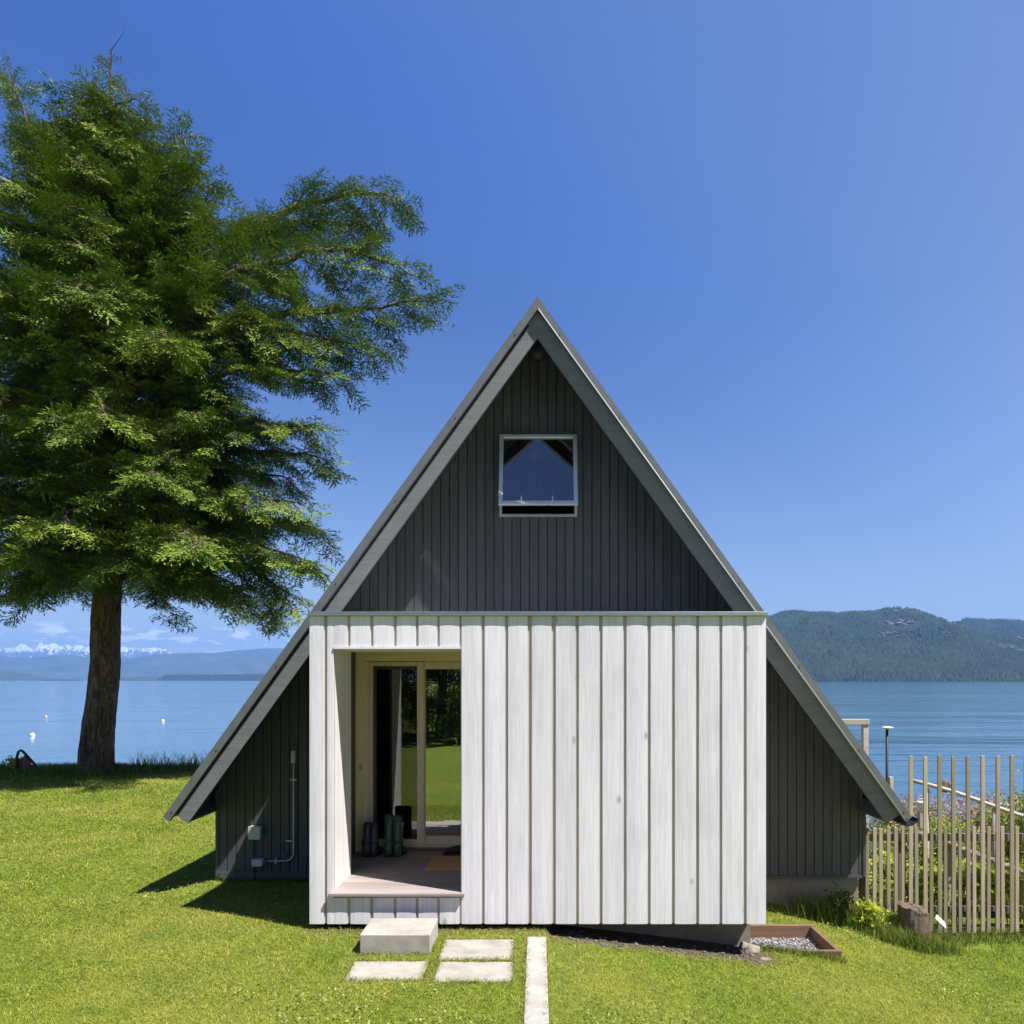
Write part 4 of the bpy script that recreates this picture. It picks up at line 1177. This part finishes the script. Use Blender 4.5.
def leaf_cloud(C, N, size, up=.3, aspect=.45):
    """N diamond leaves at points C with random orientation biased upward."""
    n = len(C)
    d = rng.normal(size=(n,3)); d /= np.linalg.norm(d, axis=1, keepdims=True)
    q = rng.normal(size=(n,3)); q[:,2] += up; s = np.cross(d, q); s /= np.linalg.norm(s, axis=1, keepdims=True)+1e-9
    L = size*rng.uniform(.6, 1.3, (n,1))
    V = np.stack([C-d*L*.5, C+s*L*aspect*.5, C+d*L*.5, C-s*L*aspect*.5], 1)
    return V
def leaves_obj(name, V, mat, rn, parent):
    n = len(V); Fc = np.arange(n*4).reshape(n,4)
    return np_mesh(name, V.reshape(-1,3), Fc, 4, mat, np.repeat(rn, 4), parent)

def shrub(c, r, h, mat, label, n=1400, leaf=.07, name='shrub', group=None, stems=7, flower=None, cat='shrub'):
    root = empty(name, c, label, cat, group)
    st = MB(); tips = []
    for k in range(stems):
        a = random.uniform(0, 6.28); e = random.uniform(.3, 1)
        tip = Vector((c[0]+math.cos(a)*r*e*.8, c[1]+math.sin(a)*r*e*.8, c[2]+h*random.uniform(.6, 1)))
        mid = Vector(c).lerp(tip, .5)+Vector((0,0,h*.1))
        st.tube([Vector(c)-Vector((0,0,.1)), mid, tip], [.012,.009,.004], 5); tips.append((mid, tip))
    st.build('stem', M['fence_rail'], root)
    cl = []
    for mid, tip in tips:
        m_ = n//stems; t = rng.uniform(.0, 1.05, (m_,1))
        p = np.array(mid)*(1-t)+np.array(tip)*t+rng.normal(0, 1, (m_,3))*np.array([r*.28, r*.28, h*.12])
        cl.append(p)
    C = np.concatenate(cl); C[:,2] = np.maximum(C[:,2], c[2]+.02)
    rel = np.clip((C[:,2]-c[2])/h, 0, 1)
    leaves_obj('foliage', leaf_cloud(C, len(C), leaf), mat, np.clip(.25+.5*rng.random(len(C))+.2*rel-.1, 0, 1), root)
    if flower:
        Cf = np.concatenate([np.array(t)[None]+rng.normal(0,1,(flower,3))*np.array([r*.25,r*.25,h*.1]) for _, t in tips])
        Cf[:,2] += .03
        leaves_obj('flower', leaf_cloud(Cf, len(Cf), leaf*.55, 1.5, .8), M['yellow'], rng.random(len(Cf)), root)
    return root

# garden behind the fence
gl = ['bright yellow-green leafy plant behind the fence, first from the cabin corner', 'bright yellow-green leafy plant behind the fence, second from the cabin corner', 'bright yellow-green leafy plant behind the fence, third from the cabin corner',
      'bright yellow-green leafy plant behind the fence, fourth from the cabin corner', 'bright yellow-green leafy plant behind the fence, fifth from the cabin corner', 'bright yellow-green leafy plant behind the fence at the right frame edge']
for i, px in enumerate((880, 906, 932, 962, 992, 1022)):
    y = 9.0+.35*(i % 2); x = X(px, y); shrub((x, y, gzf(x,y)), .34, .50+.12*random.random(), M['leaf_bright'], gl[i], 1300, .085, 'leafy_plant', 'bright plants behind the fence', cat='plant')
ml = ['mid-green bush farther back, by the cabin corner behind the fence', 'mid-green bush farther back, below the slim lamp pole', 'mid-green bush farther back, behind the sloping ramp', 'mid-green bush farther back, near the right frame edge']
for i, px in enumerate((872, 915, 962, 1012)):
    y = 10.6+.3*(i % 2); x = X(px, y); shrub((x, y, gzf(x,y)), .55, .75+.2*random.random(), M['leaf_mid'], ml[i], 1500, .08, 'bush', 'green bushes behind the fence', cat='bush')
pl = ['pinkish seeding weed clump nearest the roof edge, above the fence', 'pinkish seeding weed clump beside the white bucket', 'pinkish seeding weed clump under the handrail, middle of the garden', 'pinkish seeding weed clump right of the handrail post', 'pinkish seeding weed clump at the right frame edge']
for i, px in enumerate((897, 922, 950, 982, 1014)):
    y = 12.0; x = X(px, y); c = (x, y, gzf(x,y))
    root = shrub(c, .50, 1.0+.12*(i % 2), M['leaf_mid'], pl[i], 800, .08, 'weed_clump', 'pinkish weeds behind the fence', 9, cat='weeds')
    m_ = 1500
    C = np.array(c)[None]+np.stack([rng.normal(0,.33,m_), rng.normal(0,.3,m_), rng.uniform(.45,1.3,m_)], -1)
    leaves_obj('seed_head', leaf_cloud(C, m_, .045, .3, .5), M['pink'], rng.random(m_), root)
yl = ['tall yellow-flowered shrub at the right frame edge behind the tall slats', 'yellow-flowered shrub left of the tallest one, behind the tall slats', 'low yellow-flowered shrub just right of the white bucket']
for i, (px, y, h) in enumerate(((1026, 10.4, 1.45), (1002, 11.0, 1.25), (938, 11.3, 1.05))):
    x = X(px, y); shrub((x, y, gzf(x,y)), .42, h, M['leaf_bright'] if i == 2 else M['leaf_mid'], yl[i], 1500, .065, 'shrub', 'yellow-flowered shrubs', 8, flower=9)
# small flowering weed at the foundation corner
x = X(838, 7.6); shrub((x, 7.66, gzf(x,7.66)), .17, .34, M['leaf_dark'], 'small dark weed with yellow blooms at the foundation beside the gravel frame', 500, .05, 'weed', None, 6, flower=1, cat='weed')
x = X(866, 7.7); shrub((x, 7.74, gzf(x,7.74)), .2, .28, M['leaf_bright'], 'bright leafy weed at the cabin corner where the fence begins', 500, .06, 'weed', None, 6, cat='weed')
x = X(892, 7.7); shrub((x, 7.8, gzf(x,7.8)), .2, .22, M['leaf_bright'], 'low bright weed at the fence foot left of the stump', 420, .055, 'weed', None, 6, cat='weed')
x = X(12, 16.8); shrub((x, 16.8, gzf(x,16.8)), .22, .35, M['leaf_bright'], 'small yellowish weed at the lawn edge by the bent pipe', 300, .07, 'weed', None, 6, cat='weed')

# ---------------------------------------------------------------- fir tree
TY = 16.55
fir = empty('fir_tree', (X(97,TY), TY, 0), 'tall wind-shaped fir tree with a long right-hand limb by the lake', 'tree')
TK = [(96,772,.42),(96.5,762,.41),(98,735,.385),(102,700,.365),(106,660,.345),(111,615,.335),(116,570,.31),(119,520,.28),(120,460,.255),(118,400,.23),(115,330,.19),(112,260,.15),(113,190,.105),(116,130,.06),(117,58,.015)]
tkp = np.array([(X(p,TY), TY+.25*math.sin(i*.8)*(i>3), Z(q,TY)) for i, (p,q,_) in enumerate(TK)]); tkr = np.array([t[2] for t in TK])
def trunk_at(z):
    return np.array([np.interp(z, tkp[:,2], tkp[:,k]) for k in range(3)])
wood_m = MB()
def tube_path(pts, rad, n=10):
    wood_m.tube([tuple(p) for p in pts], list(rad), n)
# dense trunk with bark ridges
zz = np.concatenate([np.linspace(-.15, 4, 70), np.linspace(4.2, tkp[-1,2], 50)])
n = 72; vs = []; fs = []
for i, z in enumerate(zz):
    c = trunk_at(z); r = np.interp(z, tkp[:,2], tkr)*.86
    fl = .16*math.exp(-max(z,0)/.25)
    for k in range(n):
        a = 2*math.pi*k/n
        d = Vector((math.cos(a), math.sin(a), 0))
        rr_ = r*(1+fl*(.55+.45*math.sin(a*5+1))*.55 + .06*mnoise.noise(Vector((d.x*5, d.y*5, z*.8))) + 0.09*(.25-abs(mnoise.noise(Vector((d.x*6, d.y*6, z*.9)))*2)) + .045*mnoise.noise(Vector((d.x*14, d.y*14, z*3.0))) + .03*mnoise.noise(Vector((d.x, d.y, z*.9))))
        vs.append((c[0]+d.x*rr_, c[1]+d.y*rr_, z))
for i in range(len(zz)-1):
    for k in range(n):
        k2 = (k+1) % n; fs.append((i*n+k, i*n+k2, (i+1)*n+k2, (i+1)*n+k))
wood_m.add(vs, fs)

SPR = []   # sprays: origin, direction, normal-ish, length, tone
def norm(v): return v/(np.linalg.norm(v)+1e-9)
def limb(p0, path, r0, dens=1.0, sec_len=1.0, tone=.5):
    """a limb along a list of points, carrying side branches and needle sprays"""
    pts = np.array([p0]+list(path)); seg = np.linalg.norm(np.diff(pts, axis=0), axis=1); L = seg.sum()
    s = np.concatenate([[0], np.cumsum(seg)])
    nn = max(6, int(L/.35)); tt = np.linspace(0, L, nn)
    pp = np.stack([np.interp(tt, s, pts[:,k]) for k in range(3)], -1)
    # smooth
    for _ in range(2): pp[1:-1] = .5*pp[1:-1]+.25*(pp[:-2]+pp[2:])
    pp[1:] += rng.normal(0, .035, pp[1:].shape)
    rad = r0*(1-np.linspace(0,1,nn))**.8+.008
    tube_path(pp, rad, 6)
    side = 1
    dist = .12*L if L > 2 else .02
    while dist < L:
        t = dist/L
        p = np.array([np.interp(dist, tt*1.0, pp[:,k]) for k in range(3)])
        q = np.array([np.interp(min(dist+.2, L), tt, pp[:,k]) for k in range(3)])
        ax = norm(q-p) if dist < L-.05 else norm(pp[-1]-pp[-2])
        h = norm(np.array([ax[0], ax[1], 0.001])); lat = np.array([-h[1], h[0], 0])*side
        ang = rng.uniform(.55, 1.15)
        bl = sec_len*(.30+1.05*(1-t)**.8*min(1, t*5+.25))*rng.uniform(.6, 1.2)
        d = norm(ax*math.cos(ang)+lat*math.sin(ang)+np.array([0,0,rng.uniform(-.75,.15)]))
        m_ = max(3, int(bl/.11))
        tip = p+d*bl+np.array([0,0,-.22*bl*bl*rng.uniform(.2,1.6)])
        midp = p+d*bl*.5
        tube_path([p, midp, tip], [.016,.011,.005], 4)
        for k in range(m_):
            f = (k+.6)/m_
            b = p*(1-f)**2+2*midp*f*(1-f)+tip*f*f
            sd = norm(d+np.array([-d[1], d[0], 0])*(1 if k % 2 else -1)*rng.uniform(.3,1.1)+np.array([0,0,rng.uniform(-.55,.12)]))
            SPR.append((b, sd, rng.uniform(.34,.58), tone))
        SPR.append((tip, norm(d+np.array([0,0,rng.uniform(-.2,.35)])), rng.uniform(.36,.6), tone+.08))
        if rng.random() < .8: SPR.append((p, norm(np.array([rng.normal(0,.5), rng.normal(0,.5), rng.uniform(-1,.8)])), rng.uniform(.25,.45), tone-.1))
        side = -side
        dist += rng.uniform(.17,.37)/dens
    SPR.append((pp[-1], norm(pp[-1]-pp[-3]), .5, tone+.1))

def at(px, py, dy=0): 
    y = TY+dy; return np.array([X(px,y), y, Z(py,y)])
# the main limbs that give the crown its outline (seen from the lawn, right-hand side)
main = [
 ((118,415,0), [(165,330,-.4),(215,262,-.6),(262,225,-.3),(310,200,0),(352,196,.2),(385,190,.2),(412,206,.1)], .17, 1.1),
 ((165,330,-.4), [(230,275,-1.0),(290,255,-1.2),(345,245,-1.0),(392,262,-.8),(432,282,-.7)], .10, 1.05),
 ((150,352,-.3), [(225,320,-.9),(300,312,-1.3),(360,310,-1.2),(410,300,-1.0),(458,300,-.9)], .11, 1.0),
 ((190,300,.2), [(250,240,.6),(300,218,.9),(350,222,1.1),(395,235,1.0)], .07, 1.0),
 ((200,318,-.6), [(280,330,-1.6),(340,340,-1.5),(398,355,-1.3)], .07, .95),
 ((119,445,0), [(185,390,-.8),(250,365,-1.5),(310,368,-1.6),(362,388,-1.5)], .10, 1.0),
 ((120,465,0), [(190,430,-1.0),(255,420,-1.8),(305,425,-1.8),(338,432,-1.7)], .09, 1.0),
 ((120,490,0), [(185,460,-.6),(250,452,-.9),(300,455,-1.2),(345,460,-1.2)], .09, 1.0),
 ((119,520,0), [(180,495,-1.2),(235,490,-1.9),(290,497,-2.0),(318,507,-1.9)], .08, 1.0),
 ((119,535,0), [(180,520,-.4),(240,515,-.2),(300,525,.2),(335,528,.3)], .08, 1.0),
 ((118,550,0), [(170,535,-1.0),(230,535,-1.6),(285,552,-1.7),(338,576,-1.7)], .08, 1.0),
 ((118,560,0), [(175,552,.3),(235,560,.2),(280,585,-.2),(300,605,-.4),(258,628,-.5)], .07, .8),
 ((117,570,0), [(160,562,-.8),(210,572,-1.4),(255,598,-1.6),(240,612,-1.6)], .06, .8),
 ((118,540,0), [(160,560,1.2),(200,575,1.8),(230,590,2.0)], .05, .8),
 # toward the viewer
 ((119,500,0), [(130,470,-1.6),(150,465,-2.8),(165,485,-3.6)], .09, 1.0),
 ((119,440,0), [(110,410,-1.6),(105,405,-2.9),(95,425,-3.8)], .09, 1.0),
 ((118,380,0), [(140,340,-1.6),(160,330,-2.7),(175,345,-3.4)], .08, 1.0),
 ((117,330,0), [(95,290,-1.5),(80,280,-2.6),(70,300,-3.2)], .07, 1.0),
 ((119,530,0), [(90,510,-1.5),(70,512,-2.8),(60,535,-3.6)], .08, 1.0),
 ((118,555,0), [(125,540,-1.6),(120,548,-2.6),(115,572,-3.2)], .07, .9),
 ((118,545,0), [(150,525,-2.0),(190,530,-3.0),(215,555,-3.4)], .07, .9),
 # left-hand side, most of it running out of the frame
 ((118,560,0), [(80,520,-.6),(50,497,-.8),(10,502,-1.0),(-50,520,-1.0),(-110,545,-1.0)], .10, 1.0),
 ((118,548,0), [(60,545,.5),(0,560,.9),(-50,585,1.0)], .08, 1.0),
 ((117,565,0), [(70,560,-1.0),(25,570,-1.6),(-10,590,-1.8),(-40,605,-1.8)], .07, .9),
 ((119,520,0), [(60,480,-.4),(0,470,-.8),(-70,485,-.8),(-130,500,-.6)], .10, 1.0),
 ((119,480,0), [(60,440,.6),(-10,425,1.0),(-90,440,1.2)], .10, 1.0),
 ((119,460,0), [(50,405,-1.0),(-20,390,-1.5),(-100,400,-1.5)], .10, 1.0),
 ((118,420,0), [(50,360,.2),(-20,335,.4),(-110,335,.4)], .10, 1.0),
 ((117,380,0), [(60,320,-1.0),(0,290,-1.4),(-70,290,-1.4)], .09, 1.0),
 ((116,350,0), [(50,290,.8),(-20,260,1.1),(-90,255,1.2)], .08, 1.0),
 ((115,330,0), [(70,260,-.6),(20,215,-.9),(-40,205,-1.0)], .08, 1.0),
 # the second and third leaders
 ((90,330,.3), [(60,270,.5),(45,200,.5),(32,140,.4),(18,95,.4),(6,58,.4)], .09, .75),
 ((125,330,.3), [(160,270,.6),(175,210,.6),(183,160,.5),(187,112,.5)], .08, .6),
 ((115,300,0), [(150,220,-.6),(190,185,-.8),(215,168,-.8)], .06, .7),
 ((115,290,0), [(165,235,-.5),(205,215,-.8),(232,228,-.9)], .06, .8),
 ((115,280,0), [(80,200,-.5),(60,160,-.8),(40,135,-.8)], .06, .8),
]
for p0, path, r0, sl_ in main:
    ee = path[-1]; ff = path[-2]; path[-1] = (ee[0]-.45*(ee[0]-ff[0]), ee[1]-.45*(ee[1]-ff[1]), ee[2])
    limb(at(*p0), [at(*q) for q in path], r0, 2.1, sl_, .5)
# filler limbs all around the stem
def reach(z):
    return np.interp(z, [3.8, 4.6, 6, 8, 10, 12, 13.6, 15, 16.2, 17.0], [1.6, 2.8, 3.7, 3.8, 3.4, 2.5, 1.4, .6, .35, .15])
ztop = tkp[-1,2]
for k in range(104):
    z = 4.3+(ztop-5.6)*((k+.5)/104)**.92
    az_ = k*2.39996+rng.uniform(-.3,.3)
    L = reach(z)*rng.uniform(.62,1.05)
    p0 = trunk_at(z)
    h = np.array([math.cos(az_), math.sin(az_), 0])
    up = np.interp(z, [4,9,13,17], [-.08,.15,.25,.4])
    q1 = p0+h*L*.4+np.array([0,0,up*L*.4]); q2 = p0+h*L*.75+np.array([0,0,up*L*.52]); q3 = p0+h*L+np.array([0,0,up*L*.5-.05*L])
    limb(p0, [q1,q2,q3], .03+.012*L, 1.7, np.interp(z, [4,12,17],[.95,.75,.32]), .45)
# leader sprays
for z in np.linspace(13.0, ztop-.25, 46):
    p = trunk_at(z); a = rng.uniform(0,6.28)
    SPR.append((p, norm(np.array([math.cos(a), math.sin(a), .35])), min(.5, .18+.28*(ztop-z)), .55))
# bare twigs at the very top
for z in np.linspace(ztop-1.6, ztop-.05, 9):
    p = trunk_at(z); a = rng.uniform(0,6.28); d = np.array([math.cos(a), math.sin(a), rng.uniform(-.1,.7)])
    tube_path([p, p+d*.25, p+d*.5], [.010,.007,.003], 4)
wood_m.build('trunk', M['bark'], fir, smooth=True)

def spray_mesh(SPR, name, mat, parent, nb=30, blade=.30, width=.062, seed=3):
    r2 = np.random.default_rng(seed)
    O = np.array([s[0] for s in SPR]); D = np.array([s[1] for s in SPR]); L = np.array([s[2] for s in SPR]); T = np.array([s[3] for s in SPR])
    n = len(O)
    upv = np.tile(np.array([0,0,1.0]), (n,1)) + r2.normal(0,.35,(n,3))
    S = np.cross(D, upv); S /= np.linalg.norm(S, axis=1, keepdims=True)+1e-9
    N = np.cross(S, D)
    Vs, Rs = [], []
    for k in range(nb):
        # the first third lines the axis, the rest lines side twigs
        if k < nb//4:
            u = (k+.5)/(nb//4); base = np.stack([u*.95*np.ones(n), np.zeros(n), np.zeros(n)], -1)
            sd = 1 if k % 2 else -1
            dl = np.stack([np.full(n,.9), sd*(.30+.25*r2.random(n)), r2.normal(.05,.22,n)], -1)
        else:
            j = k-nb//4; m_ = nb-nb//4
            tw = j % 8; sd = 1 if tw % 2 else -1
            u0 = .08+.22*(tw//2); f = (j//8+.5)/(m_/8)
            ln = .46*(1-.55*u0)
            ta = .80+.10*((tw*7) % 3)
            base = np.stack([u0+ln*f*math.cos(ta)+0*S[:,0], sd*ln*f*math.sin(ta)+0*S[:,0], -.10*f*f+r2.normal(0,.015,n)], -1)
            ang = sd*ta + r2.choice([-1,1], n)*r2.uniform(.15,.5,n)
            dl = np.stack([np.cos(ang), np.sin(ang), r2.normal(.0,.22,n)], -1)
        base = base+r2.normal(0,.012,(n,3))
        dl /= np.linalg.norm(dl, axis=1, keepdims=True)
        w3 = np.stack([r2.normal(0,.30,n), r2.normal(0,.30,n), np.ones(n)], -1); sv = np.cross(dl, w3); sv /= np.linalg.norm(sv,axis=1,keepdims=True)+1e-9
        bl = blade*r2.uniform(.7,1.25,(n,1)); wd_ = width*r2.uniform(.75,1.3,(n,1))
        loc = np.stack([base, base+dl*bl*.45+sv*wd_, base+dl*bl, base+dl*bl*.45-sv*wd_], 1)
        W = O[:,None]+L[:,None,None]*(loc[...,0:1]*D[:,None]+loc[...,1:2]*S[:,None]+loc[...,2:3]*N[:,None])
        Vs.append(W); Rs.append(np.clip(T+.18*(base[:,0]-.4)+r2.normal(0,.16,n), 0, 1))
    V = np.stack(Vs, 1).reshape(-1,3); Rn = np.repeat(np.stack(Rs,1).reshape(-1), 4)
    Fc = np.arange(len(V)).reshape(-1,4)
    return np_mesh(name, V, Fc, 4, mat, Rn, parent)
print('sprays', len(SPR))
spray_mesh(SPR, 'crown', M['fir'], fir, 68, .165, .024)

# ---------------------------------------------------------------- trees behind the viewer, mirrored in the door glass
def broad_tree(loc, h, r, label):
    root = empty('broadleaf_tree', loc, label, 'tree', 'trees mirrored in the door glass')
    m = MB(); m.tube([(loc[0],loc[1],loc[2]-.2),(loc[0]+.1,loc[1],loc[2]+h*.35),(loc[0],loc[1],loc[2]+h*.8)], [.2,.15,.04], 10)
    cl = []
    for k in range(60):
        a = random.uniform(0,6.28); zf = random.uniform(.0,1.0); rr_ = r*(1-abs(zf-.3)**1.6)*random.uniform(.45,1)
        tip = Vector((loc[0]+math.cos(a)*rr_, loc[1]+math.sin(a)*rr_, loc[2]+h*zf*.95+.1))
        b = Vector((loc[0], loc[1], loc[2]+h*max(.08, zf*.75)))
        m.tube([b, b.lerp(tip,.5)+Vector((0,0,.1)), tip], [.04,.025,.01], 5)
        c = rng.normal(0,1,(380,3))*np.array([.55,.55,.22])+np.array(tip); cl.append(c)
    m.build('trunk', M['bark'], root)
    C = np.concatenate(cl); C[:,2] = np.maximum(C[:,2], loc[2]+.1)
    leaves_obj('crown', leaf_cloud(C, len(C), .16, .3, .55), M['mirror_leaf'], rng.random(len(C)), root)
    return root
for (x, y, h, r, lab) in ((-6.8,-12.6,7.5,3.2,'broad leafy tree behind the viewer, leftmost of the mirrored row'), (-3.6,-12.0,8.0,3.2,'broad leafy tree behind the viewer, second of the mirrored row'), (-.4,-12.3,7.2,3.2,'broad leafy tree behind the viewer, third of the mirrored row'), (2.6,-13.5,7.8,2.6,'broad leafy tree behind the viewer, rightmost of the mirrored row')):
    broad_tree((x, y, gzf(x,y)), h, r, lab)

# ---------------------------------------------------------------- haze
HZ = NT('haze_air'); HZ.n.remove(HZ.b)
pv = HZ.new('ShaderNodeVolumePrincipled'); pv.inputs['Density'].default_value = 1.0e-4
pv.inputs['Color'].default_value = (.22,.48,1.0,1); pv.inputs['Anisotropy'].default_value = 0.0
HZ.link(pv.outputs[0], HZ.out.inputs['Volume'])
hz = MB().box(-15000, 15000, -7000, 15000, -9.0, 760)
o = hz.build('haze', HZ.m); tag(o, kind='stuff', label='thin blue haze over the lake and mountains', cat='haze')
